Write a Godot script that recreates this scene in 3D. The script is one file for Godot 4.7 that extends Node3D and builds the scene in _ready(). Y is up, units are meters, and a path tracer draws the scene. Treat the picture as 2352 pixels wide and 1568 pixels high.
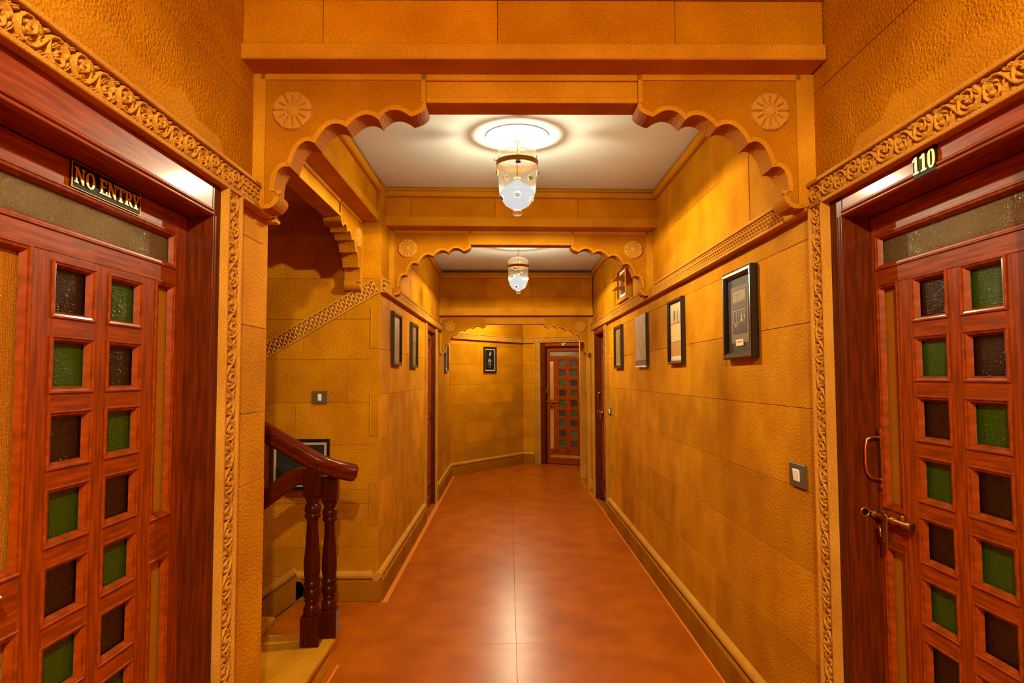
extends Node3D
# Sandstone hotel corridor with scalloped arches, bell-jar lamps and panelled wooden doors.
# World: x right, y up, distance d along the corridor is -z. Camera at (0, 1.5, 0).

const F_PX := 1500.0
const STONE_TINT := Color(0.93, 0.635, 0.07)
const LAMP_ENERGY := 3.05

var M := {}
var counts := {}
var tile_cache := {}
var rng := RandomNumberGenerator.new()


# ---------------------------------------------------------------- mesh builder
class G:
	var v := PackedVector3Array()
	var n := PackedVector3Array()
	var t := PackedVector2Array()
	var xf := Transform3D()

	func tri(a: Vector3, b: Vector3, c: Vector3, na: Vector3, nb: Vector3, nc: Vector3, ta := Vector2.ZERO, tb := Vector2.ZERO, tc := Vector2.ZERO) -> void:
		var g := (b - a).cross(c - a)
		if g.length_squared() < 1e-18:
			return
		if g.dot(na + nb + nc) < 0.0:
			v.append(xf * a); v.append(xf * b); v.append(xf * c)
			n.append((xf.basis * na).normalized()); n.append((xf.basis * nb).normalized()); n.append((xf.basis * nc).normalized())
			t.append(ta); t.append(tb); t.append(tc)
		else:
			v.append(xf * a); v.append(xf * c); v.append(xf * b)
			n.append((xf.basis * na).normalized()); n.append((xf.basis * nc).normalized()); n.append((xf.basis * nb).normalized())
			t.append(ta); t.append(tc); t.append(tb)

	func face(p: Array, out: Vector3) -> void:
		var nn: Vector3 = Vector3.ZERO
		for i in range(1, p.size() - 1):
			nn += (p[i] - p[0]).cross(p[i + 1] - p[0])
		if nn.length_squared() < 1e-18:
			return
		nn = nn.normalized()
		if nn.dot(out) < 0.0:
			nn = -nn
		for i in range(1, p.size() - 1):
			tri(p[0], p[i], p[i + 1], nn, nn, nn)

	func quad_uv(a: Vector3, b: Vector3, c: Vector3, d: Vector3, out: Vector3) -> void:
		# a bottom left, b bottom right, c top right, d top left
		tri(a, b, c, out, out, out, Vector2(0, 1), Vector2(1, 1), Vector2(1, 0))
		tri(a, c, d, out, out, out, Vector2(0, 1), Vector2(1, 0), Vector2(0, 0))

	func box(c: Vector3, s: Vector3, b := 0.0) -> void:
		var h := s * 0.5
		b = minf(b, minf(h.x, minf(h.y, h.z)) * 0.9)
		var i := h - Vector3(b, b, b)
		for s1 in [-1.0, 1.0]:
			face([c + Vector3(s1 * h.x, -i.y, -i.z), c + Vector3(s1 * h.x, i.y, -i.z), c + Vector3(s1 * h.x, i.y, i.z), c + Vector3(s1 * h.x, -i.y, i.z)], Vector3(s1, 0, 0))
			face([c + Vector3(-i.x, s1 * h.y, -i.z), c + Vector3(i.x, s1 * h.y, -i.z), c + Vector3(i.x, s1 * h.y, i.z), c + Vector3(-i.x, s1 * h.y, i.z)], Vector3(0, s1, 0))
			face([c + Vector3(-i.x, -i.y, s1 * h.z), c + Vector3(i.x, -i.y, s1 * h.z), c + Vector3(i.x, i.y, s1 * h.z), c + Vector3(-i.x, i.y, s1 * h.z)], Vector3(0, 0, s1))
			if b > 0.0:
				for s2 in [-1.0, 1.0]:
					face([c + Vector3(s1 * h.x, s2 * i.y, -i.z), c + Vector3(s1 * h.x, s2 * i.y, i.z), c + Vector3(s1 * i.x, s2 * h.y, i.z), c + Vector3(s1 * i.x, s2 * h.y, -i.z)], Vector3(s1, s2, 0))
					face([c + Vector3(s1 * h.x, -i.y, s2 * i.z), c + Vector3(s1 * h.x, i.y, s2 * i.z), c + Vector3(s1 * i.x, i.y, s2 * h.z), c + Vector3(s1 * i.x, -i.y, s2 * h.z)], Vector3(s1, 0, s2))
					face([c + Vector3(-i.x, s1 * h.y, s2 * i.z), c + Vector3(i.x, s1 * h.y, s2 * i.z), c + Vector3(i.x, s1 * i.y, s2 * h.z), c + Vector3(-i.x, s1 * i.y, s2 * h.z)], Vector3(0, s1, s2))
					for s3 in [-1.0, 1.0]:
						face([c + Vector3(s1 * h.x, s2 * i.y, s3 * i.z), c + Vector3(s1 * i.x, s2 * h.y, s3 * i.z), c + Vector3(s1 * i.x, s2 * i.y, s3 * h.z)], Vector3(s1, s2, s3))

	func range_box(lo: Vector3, hi: Vector3, b := 0.0) -> void:
		box((lo + hi) * 0.5, (hi - lo).abs(), b)

	# profile of (radius, height); smooth except at creases
	func lathe(p: Array, seg := 32, crease := 0.6) -> void:
		var ns: Array[Vector2] = []
		for i in p.size() - 1:
			var e: Vector2 = p[i + 1] - p[i]
			ns.append(Vector2(e.y, -e.x).normalized() if e.length() > 1e-9 else Vector2(1, 0))
		for i in p.size() - 1:
			var n0: Vector2 = ns[i]
			var n1: Vector2 = ns[i]
			if i > 0 and ns[i - 1].dot(ns[i]) > crease:
				n0 = (ns[i - 1] + ns[i]).normalized()
			if i < ns.size() - 1 and ns[i + 1].dot(ns[i]) > crease:
				n1 = (ns[i + 1] + ns[i]).normalized()
			for k in seg:
				var a := TAU * k / seg
				var b := TAU * (k + 1) / seg
				var ca := Vector3(cos(a), 0, sin(a))
				var cb := Vector3(cos(b), 0, sin(b))
				var up := Vector3.UP
				var A: Vector3 = ca * p[i].x + up * p[i].y
				var B: Vector3 = cb * p[i].x + up * p[i].y
				var C: Vector3 = cb * p[i + 1].x + up * p[i + 1].y
				var D: Vector3 = ca * p[i + 1].x + up * p[i + 1].y
				tri(A, B, C, ca * n0.x + up * n0.y, cb * n0.x + up * n0.y, cb * n1.x + up * n1.y)
				tri(A, C, D, ca * n0.x + up * n0.y, cb * n1.x + up * n1.y, ca * n1.x + up * n1.y)

	func tube(p: Array, r: float, seg := 8, closed := false, r_end := -1.0) -> void:
		var m := p.size()
		var rings: Array = []
		var nrm := Vector3.ZERO
		for i in m:
			var prev: Vector3 = p[(i - 1 + m) % m] if closed or i > 0 else p[i]
			var next: Vector3 = p[(i + 1) % m] if closed or i < m - 1 else p[i]
			var tg := (next - prev).normalized()
			if nrm == Vector3.ZERO:
				nrm = tg.cross(Vector3.UP if absf(tg.y) < 0.9 else Vector3.RIGHT).normalized()
			nrm = (nrm - tg * nrm.dot(tg)).normalized()
			var bn := tg.cross(nrm)
			var rr := r if r_end < 0.0 else lerpf(r, r_end, float(i) / maxf(1.0, m - 1))
			var ring: Array = []
			for k in seg + 1:
				var a := TAU * k / seg
				var d := nrm * cos(a) + bn * sin(a)
				ring.append([p[i] + d * rr, d])
			rings.append(ring)
		var last := m if closed else m - 1
		for i in last:
			var R0: Array = rings[i]
			var R1: Array = rings[(i + 1) % m]
			for k in seg:
				tri(R0[k][0], R0[k + 1][0], R1[k + 1][0], R0[k][1], R0[k + 1][1], R1[k + 1][1])
				tri(R0[k][0], R1[k + 1][0], R1[k][0], R0[k][1], R1[k + 1][1], R1[k][1])
		if not closed:
			for e in [0, m - 1]:
				var out: Vector3 = (p[0] - p[1]) if e == 0 else (p[m - 1] - p[m - 2])
				var f: Array = []
				for k in seg:
					f.append(rings[e][k][0])
				face(f, out)

	# closed outline in the xy plane, drawn out from z0 to z1
	func extrude(poly: PackedVector2Array, z0: float, z1: float) -> void:
		var ix := Geometry2D.triangulate_polygon(poly)
		for i in range(0, ix.size(), 3):
			for z in [z0, z1]:
				var o := Vector3(0, 0, 1 if z == maxf(z0, z1) else -1)
				face([_p3(poly[ix[i]], z), _p3(poly[ix[i + 1]], z), _p3(poly[ix[i + 2]], z)], o)
		var cw := Geometry2D.is_polygon_clockwise(poly)
		for i in poly.size():
			var a := poly[i]
			var b := poly[(i + 1) % poly.size()]
			var e := b - a
			var o := Vector3(e.y, -e.x, 0) * (-1.0 if cw else 1.0)
			face([_p3(a, z0), _p3(b, z0), _p3(b, z1), _p3(a, z1)], o)

	func _p3(p: Vector2, z: float) -> Vector3:
		return Vector3(p.x, p.y, z)

	# profile (side, up) swept along a path; smooth profile
	func sweep(prof: Array, path: Array, sizes: Array = []) -> void:
		var m := prof.size()
		var rings: Array = []
		for i in path.size():
			var a: Vector3 = path[maxi(i - 1, 0)]
			var b: Vector3 = path[mini(i + 1, path.size() - 1)]
			var tg := (b - a).normalized()
			var side := tg.cross(Vector3.UP).normalized()
			var up := side.cross(tg)
			var ring: Array = []
			for k in m:
				var p: Vector2 = prof[k] * (sizes[i] if sizes.size() > i else 1.0)
				var e: Vector2 = prof[(k + 1) % m] - prof[(k - 1 + m) % m]
				var q := Vector2(e.y, -e.x).normalized()
				ring.append([path[i] + side * p.x + up * p.y, side * q.x + up * q.y])
			rings.append(ring)
		for i in path.size() - 1:
			for k in m:
				var k2 := (k + 1) % m
				var A: Array = rings[i][k]
				var B: Array = rings[i][k2]
				var C: Array = rings[i + 1][k2]
				var D: Array = rings[i + 1][k]
				tri(A[0], B[0], C[0], A[1], B[1], C[1])
				tri(A[0], C[0], D[0], A[1], C[1], D[1])
		for e in [0, path.size() - 1]:
			var out: Vector3 = (path[0] - path[1]) if e == 0 else (path[e] - path[e - 1])
			var f: Array = []
			for k in m:
				f.append(rings[e][k][0])
			face(f, out)

	func mesh() -> ArrayMesh:
		var arr := []
		arr.resize(Mesh.ARRAY_MAX)
		arr[Mesh.ARRAY_VERTEX] = v
		arr[Mesh.ARRAY_NORMAL] = n
		arr[Mesh.ARRAY_TEX_UV] = t
		var am := ArrayMesh.new()
		am.add_surface_from_arrays(Mesh.PRIMITIVE_TRIANGLES, arr)
		return am


# ---------------------------------------------------------------- nodes
func numbered(parent: Node, called: String) -> String:
	var key := str(parent.get_instance_id()) + called
	var k: int = counts.get(key, 0)
	counts[key] = k + 1
	return called if k == 0 else "%s_%03d" % [called, k]


func add(parent: Node, called: String, g: Variant, mat: Material, xf := Transform3D()) -> MeshInstance3D:
	var o := MeshInstance3D.new()
	o.mesh = g if g is Mesh else g.mesh()
	o.material_override = mat
	o.name = numbered(parent, called)
	o.transform = xf
	parent.add_child(o, true)
	return o


func node(parent: Node, called: String, xf := Transform3D()) -> Node3D:
	var o := Node3D.new()
	o.name = numbered(parent, called)
	o.transform = xf
	parent.add_child(o, true)
	return o


func tag(o: Node, label: String, category: String, kind := "", group := "") -> void:
	o.set_meta("label", label)
	o.set_meta("category", category)
	if kind:
		o.set_meta("kind", kind)
	if group:
		o.set_meta("group", group)


func P(x: float, y: float, d: float) -> Vector3:
	return Vector3(x, y, -d)


func T(o: Vector3, deg := 0.0) -> Transform3D:
	return Transform3D(Basis(Vector3.UP, deg_to_rad(deg)), o)


# on the right wall local x runs towards the camera, on the left wall away from it; local z points into the corridor
func right_at(x: float, y: float, d: float) -> Transform3D:
	return T(P(x, y, d), -90.0)


func left_at(x: float, y: float, d: float) -> Transform3D:
	return T(P(x, y, d), 90.0)


# ---------------------------------------------------------------- materials
func noise_tex(freq: float, octaves: int, lo: float, hi: float, size := 512, kind := FastNoiseLite.TYPE_SIMPLEX_SMOOTH, sd := 1, tint := Color.WHITE) -> NoiseTexture2D:
	var f := FastNoiseLite.new()
	f.noise_type = kind
	f.seed = sd
	f.frequency = freq
	f.fractal_type = FastNoiseLite.FRACTAL_FBM
	f.fractal_octaves = octaves
	var nt := NoiseTexture2D.new()
	nt.width = size
	nt.height = size
	nt.seamless = true
	nt.noise = f
	var gr := Gradient.new()
	gr.set_color(0, Color(lo, lo, lo).lerp(Color(lo * tint.r, lo * tint.g, lo * tint.b), 1.0))
	gr.set_color(1, Color(hi, hi, hi))
	nt.color_ramp = gr
	return nt


func stone(tint: Color, rough_relief: float, grain_scale := 1.0) -> StandardMaterial3D:
	var m := StandardMaterial3D.new()
	m.albedo_color = tint
	m.albedo_texture = M.tex_grain
	m.uv1_triplanar = true
	m.uv1_world_triplanar = true
	m.uv1_scale = Vector3.ONE * grain_scale
	m.roughness = 0.82
	m.metallic_specular = 0.12
	m.heightmap_enabled = true
	m.heightmap_texture = M.tex_pits
	m.heightmap_scale = rough_relief
	m.detail_enabled = true
	m.detail_albedo = M.tex_blotch
	m.detail_blend_mode = BaseMaterial3D.BLEND_MODE_MUL
	m.detail_uv_layer = BaseMaterial3D.DETAIL_UV_2
	m.uv2_triplanar = true
	m.uv2_world_triplanar = true
	m.uv2_scale = Vector3.ONE * 0.45
	return m


func wood(tint: Color, along: int, rough := 0.32) -> StandardMaterial3D:
	var m := StandardMaterial3D.new()
	m.albedo_color = tint
	m.albedo_texture = M.tex_wood
	m.uv1_triplanar = true
	var s := Vector3(7, 7, 7)
	s[along] = 0.55
	m.uv1_scale = s
	m.roughness = rough + 0.08
	m.metallic_specular = 0.2
	m.clearcoat_enabled = true
	m.clearcoat = 0.10
	m.clearcoat_roughness = 0.14
	m.heightmap_enabled = true
	m.heightmap_texture = M.tex_wood
	m.heightmap_scale = 0.05
	return m


func plain(c: Color, rough: float, metal := 0.0) -> StandardMaterial3D:
	var m := StandardMaterial3D.new()
	m.albedo_color = c
	m.roughness = rough
	m.metallic = metal
	return m


func patterned_glass(c: Color, sheen: float) -> StandardMaterial3D:
	var m := plain(c, 0.07, sheen)
	m.metallic_specular = 0.75
	m.heightmap_enabled = true
	m.heightmap_texture = M.tex_glass
	m.heightmap_scale = 0.22
	m.uv1_triplanar = true
	m.uv1_scale = Vector3.ONE * 8.5
	return m


func glass_pattern() -> ImageTexture:
	# rows of small smooth domes, uneven in height and place
	var n := 512
	var im := Image.create(n, n, false, Image.FORMAT_RF)
	var f := FastNoiseLite.new()
	f.noise_type = FastNoiseLite.TYPE_SIMPLEX_SMOOTH
	f.seed = 5
	f.frequency = 0.02
	f.fractal_octaves = 2
	var wob := f.get_seamless_image(n, n)
	f.seed = 9
	f.frequency = 0.05
	var amp := f.get_seamless_image(n, n)
	var cells := 26.0
	for y in n:
		for x in n:
			var d := wob.get_pixel(x, y).r - 0.5
			var u := float(x) / n * cells + d * 0.9
			var w := float(y) / n * cells + d * 0.7
			var a := 0.55 + 0.9 * amp.get_pixel(x, y).r
			var h := 0.5 + 0.22 * a * cos(PI * (u + w)) * cos(PI * (u - w)) + 0.05 * cos(TAU * (u + w) * 0.25) * cos(TAU * (u - w) * 0.25)
			im.set_pixel(x, y, Color(h, h, h))
	return ImageTexture.create_from_image(im)


func make_materials() -> void:
	M.tex_grain = noise_tex(0.19, 3, 0.64, 1.0, 1024, FastNoiseLite.TYPE_SIMPLEX_SMOOTH, 3, Color(1.0, 0.94, 0.82))
	M.tex_pits = noise_tex(0.07, 6, 0.0, 1.0, 1024, FastNoiseLite.TYPE_SIMPLEX_SMOOTH, 11)
	M.tex_blotch = noise_tex(0.012, 4, 0.86, 1.0, 512, FastNoiseLite.TYPE_SIMPLEX_SMOOTH, 17, Color(1.0, 0.93, 0.84))
	M.tex_wood = noise_tex(0.018, 5, 0.62, 1.0, 512, FastNoiseLite.TYPE_SIMPLEX_SMOOTH, 23)
	M.tex_glass = glass_pattern()
	M.stone = []
	for k in 4:
		var s: float = [1.0, 0.965, 1.03, 0.94][k]
		M.stone.append(stone(Color(STONE_TINT.r * s, STONE_TINT.g * (s * 0.98 + 0.02), STONE_TINT.b * s), 0.34))
	M.stone_smooth = stone(Color(STONE_TINT.r, STONE_TINT.g * 1.04, 0.15), 0.12)
	M.stone_carved = stone(Color(STONE_TINT.r, STONE_TINT.g * 1.08, 0.26), 0.08)
	M.stone_stipple = stone(Color(STONE_TINT.r * 0.93, STONE_TINT.g * 0.9, STONE_TINT.b), 0.40, 1.6)
	M.stone_plinth = stone(Color(STONE_TINT.r * 0.82, STONE_TINT.g * 0.78, STONE_TINT.b * 0.78), 0.15)
	M.joint = plain(Color(0.42, 0.26, 0.12), 0.95)
	M.plaster = plain(Color(0.84, 0.89, 0.91), 0.9)
	M.plaster.albedo_texture = noise_tex(0.01, 3, 0.93, 1.0, 256, FastNoiseLite.TYPE_SIMPLEX_SMOOTH, 31)
	M.plaster.uv1_triplanar = true
	M.plaster.uv1_world_triplanar = true
	M.plaster.uv1_scale = Vector3.ONE * 0.5
	var fl := plain(Color(0.68, 0.335, 0.02), 0.3)
	fl.albedo_texture = noise_tex(0.006, 4, 0.84, 1.0, 1024, FastNoiseLite.TYPE_SIMPLEX_SMOOTH, 41, Color(1.0, 0.95, 0.88))
	fl.roughness_texture = noise_tex(0.008, 4, 0.9, 1.0, 512, FastNoiseLite.TYPE_SIMPLEX_SMOOTH, 43)
	fl.uv1_triplanar = true
	fl.uv1_world_triplanar = true
	fl.uv1_scale = Vector3.ONE * 0.5
	fl.metallic_specular = 0.32
	M.floor = fl
	M.edging = plain(Color(0.80, 0.45, 0.04), 0.4)
	var wt := Color(0.62, 0.245, 0.0)
	M.wood_up = wood(wt, 1)
	M.wood_across = wood(wt, 0)
	M.wood_mold = wood(wt, 0)
	M.wood_mold.uv1_scale = Vector3.ONE * 3.0
	var dk := Color(0.40, 0.14, 0.0)
	M.wood_dark_up = wood(dk, 1)
	M.wood_dark_across = wood(dk, 0)
	M.wood_rail = wood(Color(0.44, 0.135, 0.01), 0, 0.2)
	M.wood_post = wood(Color(0.31, 0.09, 0.01), 1, 0.2)
	M.glass_clear = patterned_glass(Color(0.70, 0.45, 0.10), 0.15)
	M.glass_transom = patterned_glass(Color(0.50, 0.44, 0.30), 0.55)
	M.glass_green = patterned_glass(Color(0.15, 0.30, 0.02), 0.25)
	M.glass_brown = patterned_glass(Color(0.12, 0.055, 0.03), 0.22)
	M.brass = plain(Color(0.80, 0.55, 0.22), 0.28, 1.0)
	M.brass_dull = plain(Color(0.62, 0.45, 0.18), 0.38, 1.0)
	M.black = plain(Color(0.035, 0.032, 0.03), 0.28)
	M.black.clearcoat_enabled = true
	M.black.clearcoat = 0.5
	M.black.clearcoat_roughness = 0.2
	M.plate = plain(Color(0.03, 0.03, 0.028), 0.6)
	M.plate.metallic_specular = 0.25
	M.gold = plain(Color(0.90, 0.66, 0.22), 0.35, 0.7)
	M.mat_dark = plain(Color(0.07, 0.055, 0.045), 0.6)
	M.mat_cream = plain(Color(0.86, 0.78, 0.62), 0.7)
	M.mat_tan = plain(Color(0.45, 0.36, 0.24), 0.7)
	M.white = plain(Color(0.90, 0.89, 0.86), 0.6)
	M.switch_plate = plain(Color(0.33, 0.28, 0.22), 0.45, 0.2)
	M.rocker = plain(Color(0.90, 0.87, 0.80), 0.35)
	var pane := plain(Color(0, 0, 0, 0.02), 0.03)
	pane.metallic_specular = 0.25
	pane.transparency = BaseMaterial3D.TRANSPARENCY_ALPHA
	M.pane = pane
	var lidm := plain(Color(0.95, 0.95, 0.9, 0.03), 0.02)
	lidm.transparency = BaseMaterial3D.TRANSPARENCY_ALPHA
	M.lid = lidm
	var bell := plain(Color(0.9, 0.92, 0.95, 0.009), 0.02)
	bell.transparency = BaseMaterial3D.TRANSPARENCY_ALPHA
	M.bell = bell
	var glow := plain(Color(0.02, 0.02, 0.02), 0.9)
	glow.metallic_specular = 0.0
	glow.emission_enabled = true
	glow.emission = Color(0.96, 0.97, 0.98)
	glow.emission_energy_multiplier = 0.72
	M.glow = glow
	for c in [["blue", Color(0.02, 0.07, 0.6)], ["green", Color(0.3, 0.52, 0.04)], ["teal", Color(0.02, 0.36, 0.45)], ["crystal", Color(0.86, 0.86, 0.84)], ["sky", Color(0.42, 0.66, 0.86)]]:
		var j := plain(c[1], 0.08)
		j.clearcoat_enabled = true
		j.backlight_enabled = true
		j.backlight = c[1] * 0.12
		M["jewel_" + c[0]] = j


# ---------------------------------------------------------------- carving
func vine_shapes() -> Array:
	var out: Array = []
	var per := 4.7
	for half in 2:
		var sg := 1.0 if half == 0 else -1.0
		var off := 2.35 * half
		var lines := [
			[[0.0, 0.0, 0.15], [0.3, 0.34, 0.15], [0.65, 0.62, 0.14], [1.15, 0.76, 0.13], [1.6, 0.66, 0.13], [2.0, 0.36, 0.14], [2.35, 0.0, 0.15]],
			[[0.45, 0.42, 0.12], [0.36, 0.0, 0.13], [0.42, -0.45, 0.13], [0.78, -0.80, 0.13], [1.28, -0.86, 0.12], [1.66, -0.58, 0.12], [1.66, -0.16, 0.11], [1.34, 0.06, 0.10], [1.04, -0.08, 0.10]],
		]
		for l in lines:
			for i in l.size() - 1:
				out.append([0, l[i][0] + off, l[i][1] * sg, l[i + 1][0] + off, l[i + 1][1] * sg, l[i][2], l[i + 1][2], 0.85])
		for e in [[1.06, -0.38, 0.27, 0.20, 0.6, 1.0], [1.98, -0.52, 0.46, 0.17, 0.9, 0.95], [2.05, 0.74, 0.34, 0.14, -0.5, 0.8], [0.12, -0.78, 0.40, 0.15, -0.35, 0.85], [0.74, 0.12, 0.30, 0.13, 0.8, 0.9], [1.22, 0.38, 0.30, 0.12, -0.4, 0.8], [0.30, 0.82, 0.36, 0.13, 0.35, 0.8], [1.95, -0.02, 0.28, 0.12, 1.1, 0.9], [0.74, -0.36, 0.2, 0.13, 1.2, 0.8], [1.75, -0.92, 0.3, 0.12, 0.1, 0.75]]:
			out.append([1, e[0] + off, e[1] * sg, e[2], e[3], e[4] * sg, e[5]])
	var wrapped: Array = []
	for s in out:
		for k in [-1, 0, 1]:
			var q: Array = s.duplicate()
			q[1] += per * k
			if s[0] == 0:
				q[3] += per * k
			wrapped.append(q)
	return wrapped


func vine_height(shapes: Array, a: float, t: float) -> float:
	var h := 0.0
	for s in shapes:
		if s[0] == 0:
			var p := Vector2(a, t)
			var q0 := Vector2(s[1], s[2])
			var q1 := Vector2(s[3], s[4])
			var d := q1 - q0
			var k := clampf((p - q0).dot(d) / d.length_squared(), 0.0, 1.0)
			var r := lerpf(s[5], s[6], k)
			var dd := (p - q0 - d * k).length() / r
			if dd < 1.0:
				h = maxf(h, s[7] * (0.35 + 0.65 * sqrt(1.0 - dd * dd)))
		else:
			var dx: float = a - s[1]
			var dy: float = t - s[2]
			if absf(dx) < 0.6 and absf(dy) < 0.6:
				var c := cos(s[5])
				var sn := sin(s[5])
				var u: float = (dx * c + dy * sn) / s[3]
				var w: float = (-dx * sn + dy * c) / s[4]
				var e := u * u + w * w
				if e < 1.0:
					var groove := 0.35 * exp(-w * w * 22.0) * clampf(1.0 - u * u, 0.0, 1.0)
					h = maxf(h, s[6] * (0.4 + 0.6 * sqrt(1.0 - e)) - groove)
	return h


func lattice_height(a: float, t: float) -> float:
	# four-petal flowers with pierced eyes between the petals
	var fa := a - floorf(a)
	var ft := t - floorf(t)
	var p := Vector2(fa - 0.5, ft - 0.5)
	var q := Vector2(absf(p.x), absf(p.y))
	var eye := minf(Vector2((q.x - 0.36) / 0.15, q.y / 0.11).length(), Vector2(q.x / 0.11, (q.y - 0.36) / 0.15).length())
	var corner := (Vector2(0.5, 0.5) - q).length()
	var petal := Vector2((q.x + q.y - 0.44) / 0.36, (q.x - q.y) / 0.20).length()
	var h := 0.55 + 0.4 * clampf(1.0 - petal * petal, 0.0, 1.0) + 0.25 * clampf(1.0 - corner / 0.16, 0.0, 1.0) + 0.2 * clampf(1.0 - p.length() / 0.13, 0.0, 1.0)
	return h * clampf((eye - 0.75) / 0.5, 0.0, 1.0)


# heights of one repeat: [columns, rows, values]
func relief_tile(kind: String, band: float, pitch: float, step: float) -> Array:
	var key := "%s %f %f %f" % [kind, band, pitch, step]
	if tile_cache.has(key):
		return tile_cache[key]
	var nx := maxi(6, roundi(pitch / step))
	var ny := maxi(4, roundi(band / step))
	var hs := PackedFloat32Array()
	var shapes := vine_shapes() if kind == "vine" else []
	var rows := roundf(band / pitch)
	for j in ny + 1:
		for i in nx:
			var t := float(j) / ny
			var a := float(i) / nx
			if kind == "vine":
				hs.append(vine_height(shapes, a * 4.7, t * 2.0 - 1.0))
			else:
				hs.append(lattice_height(a + 0.5, t * rows + 0.5))
	tile_cache[key] = [nx, ny, hs]
	return tile_cache[key]


# relief of given length along x, band along y from 0, raised along z
func relief(length: float, band: float, depth: float, kind: String, pitch: float, step: float) -> ArrayMesh:
	var reps := maxi(1, roundi(length / pitch))
	var tile := relief_tile(kind, band, pitch, step)
	var nx: int = tile[0]
	var ny: int = tile[1]
	var hs: PackedFloat32Array = tile[2]
	var cols := nx * reps
	var dx := length / cols
	var dy := band / ny
	var v := PackedVector3Array()
	var n := PackedVector3Array()
	var ix := PackedInt32Array()
	for j in ny + 1:
		for i in cols + 1:
			var c := i % nx
			var h := hs[j * nx + c] * depth
			v.append(Vector3(i * dx, j * dy, h))
			var hx := (hs[j * nx + (c + 1) % nx] - hs[j * nx + (c - 1 + nx) % nx]) * depth / (2.0 * dx)
			var j0 := maxi(j - 1, 0)
			var j1 := mini(j + 1, ny)
			var hy := (hs[j1 * nx + c] - hs[j0 * nx + c]) * depth / ((j1 - j0) * dy)
			n.append(Vector3(-hx, -hy, 1.0).normalized())
	for j in ny:
		for i in cols:
			var a := j * (cols + 1) + i
			var b := a + 1
			var c2 := a + cols + 1
			var d := c2 + 1
			ix.append_array([a, d, b, a, c2, d])
	var arr := []
	arr.resize(Mesh.ARRAY_MAX)
	arr[Mesh.ARRAY_VERTEX] = v
	arr[Mesh.ARRAY_NORMAL] = n
	arr[Mesh.ARRAY_INDEX] = ix
	var am := ArrayMesh.new()
	am.add_surface_from_arrays(Mesh.PRIMITIVE_TRIANGLES, arr)
	return am


# a carved strip: two fillets and the carving between; local x along, y across, z out of the wall
func carved_strip(parent: Node, xf: Transform3D, length: float, width: float, out: float, back: float, kind: String, pitch: float, step: float, fillet := 0.013) -> void:
	var depth := 0.020
	for y in [0.0, width - fillet]:
		var g := G.new()
		g.range_box(Vector3(0, y, -back), Vector3(length, y + fillet, out), 0.002)
		add(parent, "fillet", g, M.stone_carved, xf)
	var gb := G.new()
	gb.range_box(Vector3(0.001, fillet - 0.001, -back), Vector3(length - 0.001, width - fillet + 0.001, out - depth - 0.003))
	add(parent, "ground", gb, M.stone_carved, xf)
	var o := add(parent, "carving", relief(length - 0.004, width - 2.0 * fillet, depth, kind, pitch, step), M.stone_carved, xf * Transform3D(Basis(), Vector3(0.002, fillet, out - depth - 0.002)))
	o.set_meta("kind", "stuff")


# ---------------------------------------------------------------- masonry
func blocks(parent: Node, xf: Transform3D, length: float, rows: Array, sd: int, joints := {}, lo := 0.45, hi := 0.95) -> void:
	rng.seed = sd
	for r in rows.size():
		var y0: float = rows[r][0]
		var y1: float = rows[r][1]
		var cuts: Array = [0.0]
		if joints.has(r):
			for c in joints[r]:
				cuts.append(c)
		else:
			var x := rng.randf_range(lo * 0.5, hi * 0.8)
			while x < length - lo * 0.4:
				cuts.append(x)
				x += rng.randf_range(lo, hi)
		cuts.append(length)
		for i in cuts.size() - 1:
			var proud := rng.randf_range(-0.0012, 0.0012)
			var gap := 0.0009
			var g := G.new()
			g.range_box(Vector3(cuts[i] + gap, y0 + gap, -0.05), Vector3(cuts[i + 1] - gap, y1 - gap, proud), 0.0012)
			add(parent, "stone_block", g, M.stone[rng.randi() % 4], xf)


func core(parent: Node, xf: Transform3D, lo: Vector3, hi: Vector3) -> void:
	var g := G.new()
	g.range_box(lo, hi)
	add(parent, "wall_core", g, M.joint, xf)


const ROWS_LOW := [[0.17, 0.467], [0.467, 0.785], [0.785, 1.075], [1.075, 1.38], [1.38, 1.695], [1.695, 2.001], [2.001, 2.16]]
const ROWS_HIGH := [[2.16, 2.51], [2.51, 2.90]]


func quad_curve(pts: PackedVector2Array, a: Vector2, mid: Vector2, b: Vector2, k := 8) -> void:
	var c := mid * 2.0 - (a + b) * 0.5
	for i in range(1, k + 1):
		var u := float(i) / k
		pts.append(a * (1.0 - u) * (1.0 - u) + c * 2.0 * u * (1.0 - u) + b * u * u)


# cusped lower edge of a bracket from the lintel down to the foot; x from the wall, y from the ledge's underside
func cusp_line() -> PackedVector2Array:
	var p := PackedVector2Array([Vector2(0.587, -0.105)])
	quad_curve(p, Vector2(0.587, -0.105), Vector2(0.581, -0.134), Vector2(0.534, -0.156), 6)
	quad_curve(p, Vector2(0.534, -0.156), Vector2(0.471, -0.131), Vector2(0.419, -0.167))
	quad_curve(p, Vector2(0.419, -0.167), Vector2(0.366, -0.150), Vector2(0.305, -0.194))
	quad_curve(p, Vector2(0.305, -0.194), Vector2(0.246, -0.187), Vector2(0.193, -0.252))
	quad_curve(p, Vector2(0.193, -0.252), Vector2(0.143, -0.257), Vector2(0.108, -0.338))
	quad_curve(p, Vector2(0.108, -0.338), Vector2(0.066, -0.352), Vector2(0.052, -0.424))
	quad_curve(p, Vector2(0.052, -0.424), Vector2(0.068, -0.446), Vector2(0.058, -0.472), 6)
	quad_curve(p, Vector2(0.058, -0.472), Vector2(0.034, -0.487), Vector2(0.0, -0.484), 4)
	return p


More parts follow.
